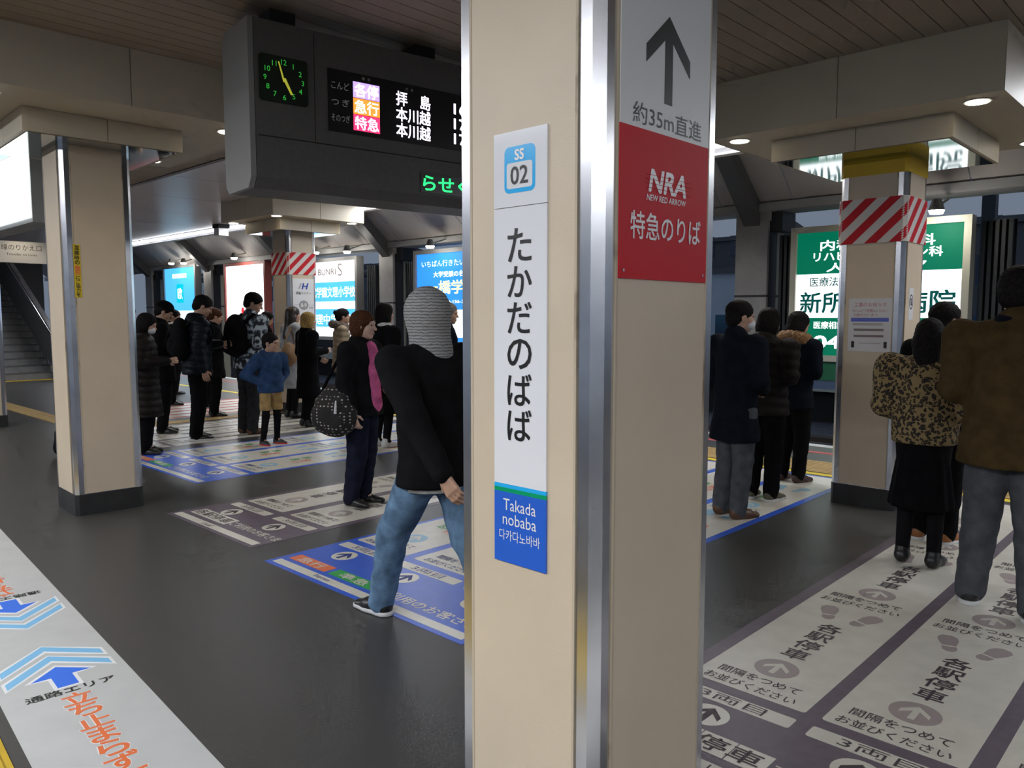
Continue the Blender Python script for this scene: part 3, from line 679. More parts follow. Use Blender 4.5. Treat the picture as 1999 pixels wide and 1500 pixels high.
# yellow sticker on the pillar at the picture's edge
RZ1 = math.radians(-2)
def on_p1(y, z): return (-6.765 + math.cos(RZ1)*.2552 - math.sin(RZ1)*y, 2.235 + math.sin(RZ1)*.2552 + math.cos(RZ1)*y, z)
t = thing('yellow_sticker', on_p1(-.165, 1.69), math.pi/2 + RZ1, 'narrow yellow vertical sticker with black and orange writing', 'sticker')
MB().box(-.024, .024, -.002, 0, 0, .40).build('sheet', mat('sticker_yellow', (0.68, 0.50, 0.02), .5), t)
L = Let(); L.column('混雑時の', (0, -.002, .375), BR, BU, .034, .037, bold=.02, t=.0008); L.column('にご協力を', (0, -.002, .150), BR, BU, .030, .032, bold=.02, t=.0008); L.build('black_lettering', black_m, t)
L = Let(); L.column('整列', (0, -.002, .222), BR, BU, .036, .036, bold=.03, t=.0008); L.build('orange_lettering', orange, t)

# ------------------------------------------------------------------ departure board
ba = math.radians(-8.4)
t = thing('departure_board', (-4.271, 2.30, 2.30), ba, 'dark grey hanging departure board with green clock and lit train list', 'departure board')
LB = 4.2
prof = [(-.44,.05),(-.44,.92),(-.39,.96),(0,.96),(0,.06),(-.05,0),(-.39,0)]      # end profile (x, z)
n = len(prof)
def shell(y0, y1, nm, m, pr=prof):
    b = MB(); k = len(pr)
    b.add([(x, y0, z) for x, z in pr] + [(x, y1, z) for x, z in pr], [tuple(range(k)), tuple(range(2*k-1, k-1, -1))] + [(i, k+i, k+(i+1)%k, (i+1)%k) for i in range(k)])
    return b.build(nm, m, t)
shell(0.035, LB, 'casing', grey_case)
shell(0.0, 0.032, 'end_cap', mat('board_end', (0.20, 0.20, 0.20), .4))
m = MB(); m.box(.0, .003, .05, LB, .297, .303); m.box(0, .002, .40, .404, .31, .94); m.build('seam', dark_m, t)
for y in (.18, 1.18, 2.2, 3.2): MB().box(-.3, -.12, y, y + .16, .96, CEIL - 2.30).build('hanger', dark_m, t)
DR, DU = (0, 1, 0), (0, 0, 1)
def D_(m, poly, x=0.0, th=.003): m.slab(poly, (x, 0, 0), DR, DU, th); return m
ck = D_(MB(), rrect(.06, .355, .50, .765, .02), 0, .012).build('clock', mat('clock_face', (0.008, 0.015, 0.008), .25), t)
gl = emit('clock_green', (0.05, 0.75, 0.08), .35)
L = Let()
for k in range(1, 13):
    a = math.radians(90 - 30*k); L.put(str(k), (.012, .2075 + .115*math.cos(a), .6325 + .1*math.sin(a)), DR, DU, hgt=.03, t=.001)
L.build('clock_numerals', gl, ck)
m = MB(); D_(m, [(.2075-.006,.62),(.2075+.006,.62),(.175+.004,.735),(.175-.003,.733)], .0135, .001); D_(m, [(.2075-.009,.64),(.2075+.009,.645),(.26,.555),(.247,.552)], .0135, .001); m.build('clock_hands', emit('clock_hand', (0.62, 0.62, 0.06), .45), ck)
sc_ = D_(MB(), rect(.487, 3.3, .385, .76), 0, .006).build('screen', mat('screen_black', (0.006, 0.006, 0.007), .25), t)
L = Let(); L.put('こんど', (.006, .568, .665), DR, DU, hgt=.045, wid=.12); L.put('つぎ', (.006, .568, .565), DR, DU, hgt=.045, wid=.12, spacing=1.4); L.put('そのつぎ', (.006, .568, .47), DR, DU, hgt=.045, wid=.125)
L.put('種　別', (.006, .745, .735), DR, DU, hgt=.018); L.put('行　先', (.006, 1.06, .725), DR, DU, hgt=.018); L.build('grey_lettering', mat('screen_grey', (0.62, 0.62, 0.62), .4), sc_)
for nm, z, e in (('purple_field', .612, emit('led_purple', (0.40, 0.28, 0.90), 1.6)), ('orange_field', .512, emit('led_orange', (1.0, 0.22, 0.03), 1.7)), ('red_field', .412, emit('led_red', (0.95, 0.03, 0.12), 1.7))):
    D_(MB(), rect(.655, .84, z, z + .097), .006, .001).build(nm, e, sc_)
ledw = emit('led_white', (0.92, 0.82, 1.0), 3.2)
L = Let()
for z, a, b, c in ((.66, '各停', '拝　島', '16'), (.56, '急行', '本川越', '17'), (.46, '特急', '本川越', '17')):
    L.put(a, (.0072, .7475, z), DR, DU, hgt=.08, wid=.165, bold=.012); L.put(b, (.006, 1.09, z), DR, DU, hgt=.09, wid=.26, bold=.012); L.put(c, (.006, 1.46, z), DR, DU, hgt=.07, wid=.10, bold=.012)
L.build('led_lettering', ledw, sc_)
tk = D_(MB(), rect(1.14, 3.3, .075, .205), 0, .006).build('ticker', _M['screen_black'], t)
L = Let(); L.put('らせください', (.006, 1.56, .14), DR, DU, hgt=.10, wid=.80, bold=.015); L.build('green_lettering', emit('led_green', (0.02, 1.0, 0.15), 2.2), tk)
t2 = thing('ceiling_vent', (-3.35, 4.25, CEIL), ba, 'square pale violet access panel in the ceiling beside the board', 'ceiling panel')
MB().box(-.30, .30, -.35, .35, -.03, -.001).build('panel', smooth_ceiling_m, t2); MB().tube((0, .1, -.06), (0, .1, -.03), .05, n=16).build('sensor', mat('sensor_grey', (.3, .3, .32), .4), t2)

# hanging lit sign and transfer sign at the passage end
t = thing('lit_hanging_sign', (-9.3, 2.20, 2.36), 0, 'bright white backlit hanging sign behind the pillar with the yellow sticker', 'sign')
MB().box(-1.5, 1.6, -.10, .10, 0, .80).build('casing', mat('sign_casing', (.25, .27, .28), .4), t)
for k, (a, b) in enumerate(((-1.47, -.10), (-.03, 1.57))): MB().box(a, b, -.112, -.10, .04, .62).build('lit_panel', emit('sign_white', (0.95, 1.0, 1.0), 3.2), t)
MB().box(-1.47, 1.57, -.11, -.10, .635, .785).build('pale_header', emit('sign_cyan', (0.55, 0.80, 0.82), 1.1), t)
for x in (-1.1, 1.2): MB().box(x - .03, x + .03, -.03, .03, .80, CEIL - 2.36).build('hanger', dark_m, t)
t = thing('transfer_sign', (-14.0, 3.75, 2.37), math.pi/2, 'white hanging transfer sign in front of the stairs', 'sign')
MB().box(-.75, .75, -.05, .05, 0, .33).build('casing', gloss_white, t)
MB().box(-.98, -.75, -.05, .05, 0, .33).build('red_end', mat('sign_red', (.6, .03, .04), .4), t)
L = Let(); L.put('線のりかえ口', (-.12, -.05, .235), BR, BU, hgt=.09, wid=.55, t=.001); L.put('Transfer to Lines', (-.12, -.05, .13), BR, BU, hgt=.035, wid=.42, t=.001); L.build('lettering', black_m, t)
for x in (-.5, .5): MB().box(x - .02, x + .02, -.02, .02, .33, CEIL - 2.37).build('hanger', dark_m, t)
# security camera box on the strip light
t = thing('security_camera', (-14.9, 7.35, CEIL - .03), 0, 'pale camera housing hanging under the strip light', 'camera')
MB().box(-.10, .10, -.10, .10, -.22, -.08).build('housing', housing_m, t); MB().box(-.12, .12, -.12, .12, -.08, 0).build('bracket', dark_m, t)
# ------------------------------------------------------------------ bodies and clothes: smooth unions meshed by surface nets
def _rot(yaw=0, pitch=0, roll=0):
    return np.array((Matrix.Rotation(yaw, 3, 'Z') @ Matrix.Rotation(pitch, 3, 'X') @ Matrix.Rotation(roll, 3, 'Y')))
class Sdf:
    def __init__(s, vox): s.vox = vox; s.pr = []; s.post = []
    def cap(s, a, b, ra, rb=None, k=.02, S=(1,1,1), sub=False):
        s.pr.append(('c', np.array(a, float), np.array(b, float), ra, ra if rb is None else rb, k, np.array(S, float), sub)); return s
    def ell(s, c, r, R=None, k=.02, sub=False):
        s.pr.append(('e', np.array(c, float), np.array(r, float), np.eye(3) if R is None else R, k, sub)); return s
    def chain(s, pts, rs, **kw):
        for i in range(len(pts)-1): s.cap(pts[i], pts[i+1], rs[i], rs[i+1], **kw)
        return s
    def mesh(s):
        lo = np.full(3, 1e9); hi = -lo; bb = []
        for p in s.pr:
            if p[0] == 'c': r = max(p[3], p[4])*p[6]; l = np.minimum(p[1], p[2]) - r; h_ = np.maximum(p[1], p[2]) + r; k = p[5]; sub = p[7]
            else: r = np.abs(p[3]) @ p[2]; l = p[1] - r; h_ = p[1] + r; k = p[4]; sub = p[5]
            bb.append((l, h_, k))
            if not sub: lo = np.minimum(lo, l); hi = np.maximum(hi, h_)
        v = s.vox; lo = lo - 2.5*v - .01; n = np.ceil((hi + 2.5*v + .01 - lo)/v).astype(int) + 1
        D = np.full(n, .5, np.float32)
        ax = [lo[i] + v*np.arange(n[i]) for i in range(3)]
        for p, (l, h_, k) in zip(s.pr, bb):
            m = k + 2.5*v + .012
            i0 = np.clip(np.floor((l - m - lo)/v).astype(int), 0, n); i1 = np.clip(np.ceil((h_ + m - lo)/v).astype(int) + 1, 0, n)
            if np.any(i1 <= i0): continue
            sl_ = tuple(slice(a, b) for a, b in zip(i0, i1))
            g = np.stack(np.meshgrid(*[ax[i][sl_[i]] for i in range(3)], indexing='ij'), -1)
            if p[0] == 'c':
                _, a, b, ra, rb, k, S, sub = p
                q = (g - a)/S; d = (b - a)/S; dd = max(d @ d, 1e-9); t = np.clip((q @ d)/dd, 0, 1)
                e = (np.linalg.norm(q - t[..., None]*d, axis=-1) - (ra + (rb-ra)*t))*S.min()
            else:
                _, c, r, R, k, sub = p
                q = (g - c) @ R; k0 = np.linalg.norm(q/r, axis=-1); k1 = np.linalg.norm(q/(r*r), axis=-1) + 1e-9
                e = k0*(k0 - 1)/k1
            cur = D[sl_]
            if sub:
                hh = np.clip(.5 - .5*(cur + e)/k, 0, 1); D[sl_] = cur + (-e - cur)*hh + k*hh*(1-hh)
            else:
                hh = np.clip(.5 + .5*(cur - e)/k, 0, 1); D[sl_] = cur + (e - cur)*hh - k*hh*(1-hh)
        if s.post:
            G_ = np.meshgrid(*ax, indexing='ij')
            for f in s.post: D = f(D, *G_)
        return surfnet(D, lo, v)
_E = [(a, b) for a in range(8) for b in range(a+1, 8) if bin(a ^ b).count('1') == 1]
def surfnet(D, lo, v):
    D = np.asarray(D, np.float32)
    D = D.copy(); D[0] = D[-1] = 1; D[:, 0] = D[:, -1] = 1; D[:, :, 0] = D[:, :, -1] = 1
    S = D < 0; n = D.shape
    cnt = np.zeros([m-1 for m in n], np.int8)
    for q in range(8):
        a, b, c = q & 1, q >> 1 & 1, q >> 2 & 1; cnt += S[a:n[0]-1+a, b:n[1]-1+b, c:n[2]-1+c]
    act = (cnt > 0) & (cnt < 8); I, J, K = np.nonzero(act)
    idx = np.full(act.shape, -1, np.int64); idx[I, J, K] = np.arange(len(I))
    val = [D[I + (q & 1), J + (q >> 1 & 1), K + (q >> 2 & 1)] for q in range(8)]
    off = np.array([[q & 1, q >> 1 & 1, q >> 2 & 1] for q in range(8)], float)
    pos = np.zeros((len(I), 3)); w = np.zeros(len(I))
    for a, b in _E:
        m = (val[a] < 0) != (val[b] < 0); den = val[a] - val[b]; t = np.where(m, val[a]/np.where(m, den, 1), 0)
        pos += np.where(m[:, None], off[a] + t[:, None]*(off[b]-off[a]), 0); w += m
    pos = (pos/w[:, None] + np.stack([I, J, K], 1))*v + lo
    F = []
    for axn in range(3):
        d = [0, 0, 0]; d[axn] = 1
        A = S[:n[0]-d[0], :n[1]-d[1], :n[2]-d[2]]; B = S[d[0]:, d[1]:, d[2]:]
        for flip, M_ in ((False, A & ~B), (True, ~A & B)):
            i, j, k = np.nonzero(M_); P_ = [i, j, k]; u, w_ = [(1,2),(2,0),(0,1)][axn]
            def cell(du, dw):
                c = [P_[0].copy(), P_[1].copy(), P_[2].copy()]; c[u] = c[u] - du; c[w_] = c[w_] - dw; return idx[c[0], c[1], c[2]]
            q = np.stack([cell(1,1), cell(0,1), cell(0,0), cell(1,0)], 1)
            F.append(q[:, ::-1] if flip else q)
    F = np.concatenate(F); return pos, F
def to_mesh(name, pieces):
    vs, fs, n = [], [], 0
    for p, f in pieces: vs.append(p); fs.append(f + n); n += len(p)
    V = np.concatenate(vs).astype(np.float32); F = np.concatenate(fs).astype(np.int32)
    me = bpy.data.meshes.new(name); me.vertices.add(len(V)); me.vertices.foreach_set('co', V.ravel())
    me.loops.add(F.size); me.loops.foreach_set('vertex_index', F.ravel())
    me.polygons.add(len(F)); me.polygons.foreach_set('loop_start', np.arange(0, F.size, 4, dtype=np.int32))
    me.polygons.foreach_set('use_smooth', np.ones(len(F), bool))
    me.update(calc_edges=True); me.validate(); return me
def wobble(scale, amp, seed=0):
    """soft folds"""
    def f(D, X, Y, Z):
        return D + amp*(np.sin(X*scale + 3*np.sin(Z*scale*.55 + seed) + seed) * np.sin(Z*scale*.8 + 2*np.sin(Y*scale*.7 + seed*2)))
    return f
def quilt(pitch, amp):
    def f(D, X, Y, Z): return D + amp*(1 - np.abs(np.sin(Z*math.pi/pitch + .6*np.sin(X*5) + .5*np.sin(Y*6))) )
    return f
def fuzz(amp, sc=180, seed=0):
    def f(D, X, Y, Z):
        rs = np.random.RandomState(seed); return D + amp*(rs.rand(*D.shape) - .5)
    return f
def cut_below(z0):
    return lambda D, X, Y, Z: np.maximum(D, z0 - Z)

skin = mat('skin', (0.50, 0.30, 0.21), 0.5, noise=(40, .06), spec=.35); skin_pale = mat('skin_pale', (0.58, 0.38, 0.29), 0.5, noise=(40, .06), spec=.35)
hair_black = mat('hair_black', (0.012, 0.010, 0.010), 0.62, noise=(60, .4), bump=(120, .6), spec=.06); hair_brown = mat('hair_brown', (0.075, 0.030, 0.016), 0.62, noise=(60, .4), bump=(120, .6), spec=.06)
hair_blond = mat('hair_blond', (0.38, 0.25, 0.09), 0.62, noise=(60, .4), bump=(120, .6), spec=.06); hair_grey = mat('hair_grey', (0.20, 0.19, 0.18), 0.62, noise=(60, .4), bump=(120, .6), spec=.06)
eye_w = mat('eye_white', (0.6, 0.58, 0.55), .3); eye_d = mat('eye_dark', (0.01, 0.008, 0.007), .2); lip_m = mat('lips', (0.40, 0.15, 0.13), .45)
shoe_black = mat('shoe_black', (0.012, 0.012, 0.012), .35); shoe_brown = mat('shoe_brown', (0.10, 0.045, 0.02), .45); sole_white = mat('sole_white', (0.62, 0.62, 0.62), .5)
tights_m = fabric('tights_black', (0.008, 0.008, 0.009))

ARMS = {  # elbow, wrist as fractions of height for the +x arm, facing +y
    'down':   ((.150, -.015, .645), (.158, .030, .495)),
    'phone':  ((.140, -.020, .655), (.050, .155, .665)),
    'front':  ((.150, -.005, .645), (.045, .130, .585)),
    'pocket': ((.168, -.050, .650), (.135, .035, .545)),
    'strap':  ((.150, .030, .680), (.105, .105, .765)),
    'swingf': ((.150, .050, .655), (.150, .150, .545)),
    'swingb': ((.155, -.110, .660), (.150, -.215, .520)),
    'hip':    ((.215, -.070, .660), (.085, .020, .570)),
}
def person(label, loc, face, H, coat, trousers=None, shoe=shoe_black, hair=('short', hair_black), hem=.47, arms=('down', 'down'), head=(0, 0), lean=0.0,
           feet=((-.055, 0, 0), (.055, 0, 0)), skirt=None, tights=None, puffer=False, bulk=1.0, hs=1.0, sk=None, sole=None, fur=None, hood=None, mask=None, inner=None, vox=.013,
           undershirt=None, extra=None, hat=None, sleeve=1.0, scarf=None, shorts=None):
    """face = compass direction in degrees the person looks along (0 = +X, 90 = +Y)"""
    t = thing('person', (loc[0], loc[1], 0), math.radians(face - 90), label, 'person')
    sk = sk or skin; g = H
    V = lambda x, y, z: np.array((x*g, y*g, z*g))
    # skeleton
    ln = lambda z: lean*max(0.0, (z - .5)/.35)
    chest = V(0, ln(.73), .73); waist = V(0, ln(.62), .62); pel = V(0, 0, .53); neck = V(0, ln(.84) - .005, .835)
    bulk = bulk*1.05; hs = hs*1.06
    sh = [V(sx*.112*bulk, ln(.805), .808) for sx in (-1, 1)]
    el, wr = [], []
    for i, sx in enumerate((-1, 1)):
        e, w = ARMS[arms[i]]; el.append(V(sx*e[0]*(.9 + .1*bulk), e[1] + ln(e[2]), e[2])); wr.append(V(sx*w[0], w[1] + ln(w[2]), w[2]))
    ank, kne, hip = [], [], []
    for i, sx in enumerate((-1, 1)):
        fx, fy, lift = feet[i]; a = V(fx, fy - .025, .045 + lift); hp = V(sx*.05, 0, .50)
        mid = (a + hp)/2 + V(0, .018 + .10*abs(fy), 0) ; ank.append(a); kne.append(mid); hip.append(hp)
    # ---- body: coarse trunk and limbs + fine head + fine hands, one mesh
    B = Sdf(max(vox, .013))
    B.cap(pel, waist, .078*g, .070*g, S=(1, .72, 1)); B.cap(waist, chest, .070*g, .085*g, S=(1, .68, 1)); B.cap(sh[0], sh[1], .036*g, k=.03); B.cap(chest, neck, .06*g, .033*g)
    for i in (0, 1):
        B.chain([sh[i], el[i], wr[i]], [.030*g, .024*g, .017*g]); B.chain([hip[i], kne[i], ank[i]], [(.046 if shorts else .052)*g, .032*g, .023*g]); B.cap(ank[i], ank[i] + V(0, .06, -.022), .02*g, .016*g)
    pieces = [B.mesh()]
    q = g/1.7*hs
    hc = neck + np.array((0, .022*g*hs + .01*g*math.sin(head[1]), .088*g*hs)) ; hR = _rot(head[0], -head[1])
    hp_ = lambda x, y, z: hc + hR @ np.array((x*q, y*q, z*q))
    he = lambda S_, c, r, k=.02, sub=False: S_.ell(hp_(*c), np.array(r)*q, hR, k*q, sub)
    Hd = Sdf(.0055*max(q, .8) if vox <= .013 else .009)
    he(Hd, (0, -.008, .028), (.074, .094, .083)); he(Hd, (0, .022, -.040), (.058, .066, .070), .03); he(Hd, (0, .060, -.092), (.024, .020, .018), .025)
    he(Hd, (0, .075, .018), (.050, .018, .014), .02)
    for sx in (-1, 1):
        he(Hd, (sx*.075, -.006, -.012), (.009, .020, .031), .006); he(Hd, (sx*.033, .055, -.03), (.024, .022, .022), .02)
        he(Hd, (sx*.031, .090, .002), (.017, .012, .009), .008, True)
    Hd.cap(hp_(0, .086, .002), hp_(0, .104, -.030), .007*q, .012*q, k=.010*q)
    he(Hd, (0, .082, -.058), (.024, .011, .006), .006); he(Hd, (0, .080, -.070), (.020, .011, .007), .006)
    Hd.cap(hp_(0, -.018, -.06), neck + V(0, -.012, -.025), .050*q, .056*q, k=.03*q)
    pieces.append(Hd.mesh())
    for i, sx in enumerate((-1, 1)):
        d = wr[i] - el[i]; d /= np.linalg.norm(d); inw = np.array((-sx, .25, 0.0)); inw -= d*(inw @ d); inw /= np.linalg.norm(inw)   # palm faces the body
        fw = np.cross(d, inw)*(1 if sx > 0 else -1); fw = fw if fw[1] > 0 else -fw
        h_ = g/1.7; W = wr[i]; Hn = Sdf(.0045*max(h_, .8) if vox <= .013 else .008)
        Hn.cap(W - d*.03*h_, W + d*.015*h_, .025*h_, .024*h_)
        for f, (o, ln_, r) in enumerate(((.030, .066, .0085), (.010, .074, .009), (-.011, .068, .0085), (-.030, .052, .0075))):
            kn = W + d*.085*h_ + fw*o*h_; Hn.cap(W + d*.02*h_ + fw*o*.55*h_, kn, .014*h_, .011*h_, k=.012*h_)
            c1 = kn + (d*.9 + inw*.35)*ln_*.5*h_; c2 = c1 + (d*.55 + inw*.8)*ln_*.5*h_
            Hn.chain([kn, c1, c2], [.0095*h_, r*h_, r*.85*h_], k=.004*h_)
        t0 = W + d*.025*h_ + fw*.026*h_; t1 = t0 + (d*.5 + fw*.6 + inw*.45)*.042*h_; t2 = t1 + (d*.8 + fw*.15 + inw*.5)*.034*h_
        Hn.chain([t0, t1, t2], [.013*h_, .0105*h_, .0085*h_], k=.008*h_); pieces.append(Hn.mesh())
    obj('body', to_mesh('body', pieces), sk, t)
    # eyes, brows
    for sx in (-1, 1):
        e = Sdf(.004*max(q, .8)); he(e, (sx*.031, .076, .001), (.0145, .0085, .0065), .002); obj('eye', to_mesh('eye', [e.mesh()]), eye_d, t)
        b = Sdf(.004*max(q, .8)); b.cap(hp_(sx*.016, .089, .019), hp_(sx*.048, .078, .021), .0042*q, .0035*q); obj('eyebrow', to_mesh('eyebrow', [b.mesh()]), hair[1], t)
    if not mask:
        l = Sdf(.004*max(q, .8)); he(l, (0, .086, -.064), (.021, .0085, .0085), .002); obj('lips', to_mesh('lips', [l.mesh()]), lip_m, t)
    # ---- hair
    st_, hm = hair[0], hair[1]; Hh = Sdf(.008 if vox <= .013 else .011)
    he(Hh, (0, -.014, .036), (.086, .104, .088))
    if st_ == 'short': he(Hh, (0, -.055, -.025), (.070, .055, .060), .02); he(Hh, (0, .115, -.055), (.090, .095, .098), .012, True); he(Hh, (0, .02, -.105), (.12, .09, .055), .012, True)
    elif st_ == 'bob': he(Hh, (0, -.03, -.045), (.096, .088, .105), .03); he(Hh, (0, .105, -.055), (.066, .085, .098), .012, True)
    elif st_ == 'layer': he(Hh, (0, -.035, -.03), (.088, .078, .092), .03); he(Hh, (0, .100, -.060), (.074, .090, .098), .012, True); he(Hh, (0, .05, -.15), (.12, .09, .075), .012, True)
    elif st_ == 'long':
        he(Hh, (0, -.04, -.05), (.092, .080, .105), .03); Hh.cap(hp_(0, -.06, -.05), neck + V(0, -.055, -.10), .085*q, .065*q, k=.03*q, S=(1, .6, 1)); he(Hh, (0, .105, -.055), (.066, .085, .098), .012, True)
    elif st_ == 'bun': he(Hh, (0, -.06, .0), (.075, .06, .08), .02); he(Hh, (0, .110, -.055), (.080, .092, .098), .012, True); he(Hh, (0, -.115, .06), (.035, .03, .035), .01)
    if st_ != 'none':
        Hh.post.append(wobble(95, .0022, 1)); obj('hair', to_mesh('hair', [Hh.mesh()]), hm, t)
    if hat:
        c_ = Sdf(.008); he(c_, (0, -.012, .055), (.090, .108, .080), .02); he(c_, (0, .09, .045), (.062, .055, .012), .02); obj('cap', to_mesh('cap', [c_.mesh()]), hat, t)
    if mask:
        m_ = Sdf(.006); he(m_, (0, .058, -.055), (.058, .055, .046), .01); he(m_, (0, -.02, -.05), (.2, .055, .2), .01, True); obj('face_mask', to_mesh('face_mask', [m_.mesh()]), mask, t)
    if hood == 'up':
        h2 = Sdf(.010); he(h2, (0, -.022, .022), (.104, .122, .122), .02); h2.cap(hp_(0, -.035, -.06), neck + V(0, -.01, -.03), .095*q, .105*q, k=.04); he(h2, (0, .15, -.02), (.070, .12, .10), .02, True)
        h2.post.append(lambda D, X, Y, Z: D + .0018*np.sin(Z*420 + 6*np.sin(Y*14))); obj('hood', to_mesh('hood', [h2.mesh()]), extra, t)
    # ---- coat / jacket with sleeves
    pu = .012 if puffer else 0.0; bk = bulk
    C = Sdf(vox)
    hz = hem*g
    C.cap(V(0, ln(.70), .735), V(0, ln(.62), .60), (.098*bk)*g + pu, .094*bk*g + pu, k=.04, S=(1, .74, 1))
    low = V(0, 0, min(.56, hem + .03)); C.cap(V(0, ln(.6), .60), low, .094*bk*g + pu, (.100 + .05*max(0, .52 - hem))*bk*g + pu, k=.04, S=(1, .78, 1))
    if hem < .5: C.cap(low, V(0, 0, hem - .02), (.100 + .05*max(0, .52 - hem))*bk*g + pu, (.104 + .09*max(0, .5 - hem))*bk*g + pu, k=.03, S=(1, .80, 1))
    C.cap(sh[0]*np.array((.86,1,1)) + V(0,0,-.012), sh[1]*np.array((.86,1,1)) + V(0,0,-.012), .050*g + pu*.6, k=.05)
    C.cap(chest + V(0, 0, .03), neck + V(0, -.006, .008), .075*g, .050*g, k=.03)
    for i in (0, 1):
        w_ = wr[i] + (el[i] - wr[i])*.04
        C.chain([sh[i] + V(0,0,-.008), el[i], w_], [(.047*g*sleeve + pu*.7)*(.5 + .5*bk), .039*g*sleeve + pu*.7, .030*g*sleeve + pu*.3], k=.025)
    if hood == 'down': C.ell(neck + V(0, -.05, .0), V(.075, .045, .05), k=.03)
    if inner: C.ell(V(0, ln(.7) + .105, .69), V(.058, .075, .20), k=.02, sub=True)
    C.ell(neck + V(0, .0, .012), V(.047, .045, .026), k=.02)
    C.post.append(quilt(.085*g/1.7, .011) if puffer else wobble(26, .0035, H*7)); C.post.append(cut_below(hz))
    co = obj('coat', to_mesh('coat', [C.mesh()]), coat, t)
    if inner:
        n_ = Sdf(.009); n_.cap(V(0, ln(.8) + .056, .80), V(0, ln(.62) + .068, .53), .048*g, .066*g, k=.02, S=(1, .6, 1)); n_.cap(V(0, ln(.7) + .076, .74), V(0, ln(.7) + .082, .70), .058*g, .064*g, k=.03, S=(1, .6, 1)); obj('shirt', to_mesh('shirt', [n_.mesh()]), inner, t)
    if undershirt:
        n_ = Sdf(.011); n_.cap(V(0, 0, hem + .02), V(0, 0, hem - .012), .088*bk*g, .088*bk*g, k=.02, S=(1, .79, 1)); n_.post.append(cut_below((hem - .014)*g)); obj('undershirt', to_mesh('undershirt', [n_.mesh()]), undershirt, t)
    if fur:
        f_ = Sdf(.010); n0 = neck + V(0, -.012, .008)
        for k in range(10):
            a = math.pi*(.5 + 2*k/10); a2 = math.pi*(.5 + 2*(k+1)/10)
            f_.cap(n0 + V(.068*math.cos(a), -.062*math.sin(a), .016*math.sin(a)), n0 + V(.068*math.cos(a2), -.062*math.sin(a2), .016*math.sin(a2)), .034*g, k=.02)
        f_.post.append(fuzz(.016, seed=3)); obj('fur_collar', to_mesh('fur_collar', [f_.mesh()]), fur, t)
    if scarf:
        s_ = Sdf(.010); s_.ell(neck + V(0, .004, .012), V(.062, .060, .032), k=.02); s_.cap(neck + V(.02, .05, 0), neck + V(.02, .065, -.09), .022*g, .03*g, S=(1, .6, 1)); obj('scarf', to_mesh('scarf', [s_.mesh()]), scarf, t)
    # ---- legs
    if skirt:
        m_, zh, fl = skirt; K = Sdf(vox); K.cap(V(0, 0, .60), V(0, 0, zh - .01), .075*g, fl*g, k=.02, S=(1, .82, 1)); 
        K.post.append(lambda D, X, Y, Z: D + .006*np.sin(np.arctan2(Y, X)*13)*np.clip((.6*g - Z)/(.25*g), 0, 1)); K.post.append(cut_below(zh*g)); K.post.append(lambda D, X, Y, Z: np.maximum(D, Z - .6*g))
        obj('skirt', to_mesh('skirt', [K.mesh()]), m_, t)
    if shorts:
        K = Sdf(vox*.7); K.ell(V(0, 0, .53), V(.088, .068, .05))
        for i in (0, 1): K.cap(hip[i]*np.array((1.1,1,1)), (hip[i] + (kne[i] - hip[i])*.85)*np.array((1.12,1,1)), .056*g, .049*g, k=.008)
        K.post.append(wobble(30, .003)); K.post.append(cut_below(.325*g)); obj('shorts', to_mesh('shorts', [K.mesh()]), shorts, t)
    if trousers:
        K = Sdf(vox); K.ell(V(0, 0, .53), V(.088*bk, .070*bk, .065))
        for i in (0, 1):
            K.chain([hip[i], kne[i], ank[i] + V(0, .002, -.005)], [.061*g*(.6+.4*bk), .046*g*(.6+.4*bk), .037*g*(.6+.4*bk)], k=.015)
        K.post.append(wobble(30, .0045, H*5)); obj('trousers', to_mesh('trousers', [K.mesh()]), trousers, t)
    if tights:
        K = Sdf(vox*.8)
        for i in (0, 1): K.chain([hip[i] if not shorts else hip[i] + (kne[i] - hip[i])*.6, kne[i], ank[i], ank[i] + V(0, .03, -.02)], [(.055 if not shorts else .036)*g, .035*g, .026*g, .022*g], k=.015)
        obj('tights', to_mesh('tights', [K.mesh()]), tights, t)
    for i, sx in enumerate((-1, 1)):
        a = ank[i]; gz = (feet[i][2])*g; f0 = np.array((a[0], a[1], gz)); yaw = .12*sx
        fy = lambda x, y, z: f0 + np.array((x*g*math.cos(yaw) + y*g*math.sin(yaw), -x*g*math.sin(yaw) + y*g*math.cos(yaw), z*g))
        s_ = Sdf(.007 if vox <= .013 else .010)
        s_.cap(fy(0, -.012, .026), fy(0, .055, .018), .027*g, .025*g, k=.02); s_.cap(fy(0, .055, .016), fy(.004*sx, .098, .012), .027*g, .020*g, k=.02, S=(1, 1, .8)); s_.cap(fy(0, -.008, .035), a + V(0, 0, .012), .028*g, .027*g, k=.015)
        s_.post.append(cut_below(gz + .004)); s2 = obj('shoe', to_mesh('shoe', [s_.mesh()]), shoe, t)
        if sole:
            z_ = Sdf(.006); z_.cap(fy(0, -.014, .008), fy(0, .055, .008), .0285*g, .0285*g, k=.02); z_.cap(fy(0, .055, .008), fy(.004*sx, .100, .008), .0285*g, .0215*g, k=.02)
            z_.post.append(cut_below(gz + .001)); z_.post.append(lambda D, X, Y, Z: np.maximum(D, Z - gz - .015*g)); obj('sole', to_mesh('sole', [z_.mesh()]), sole, s2)
    return t

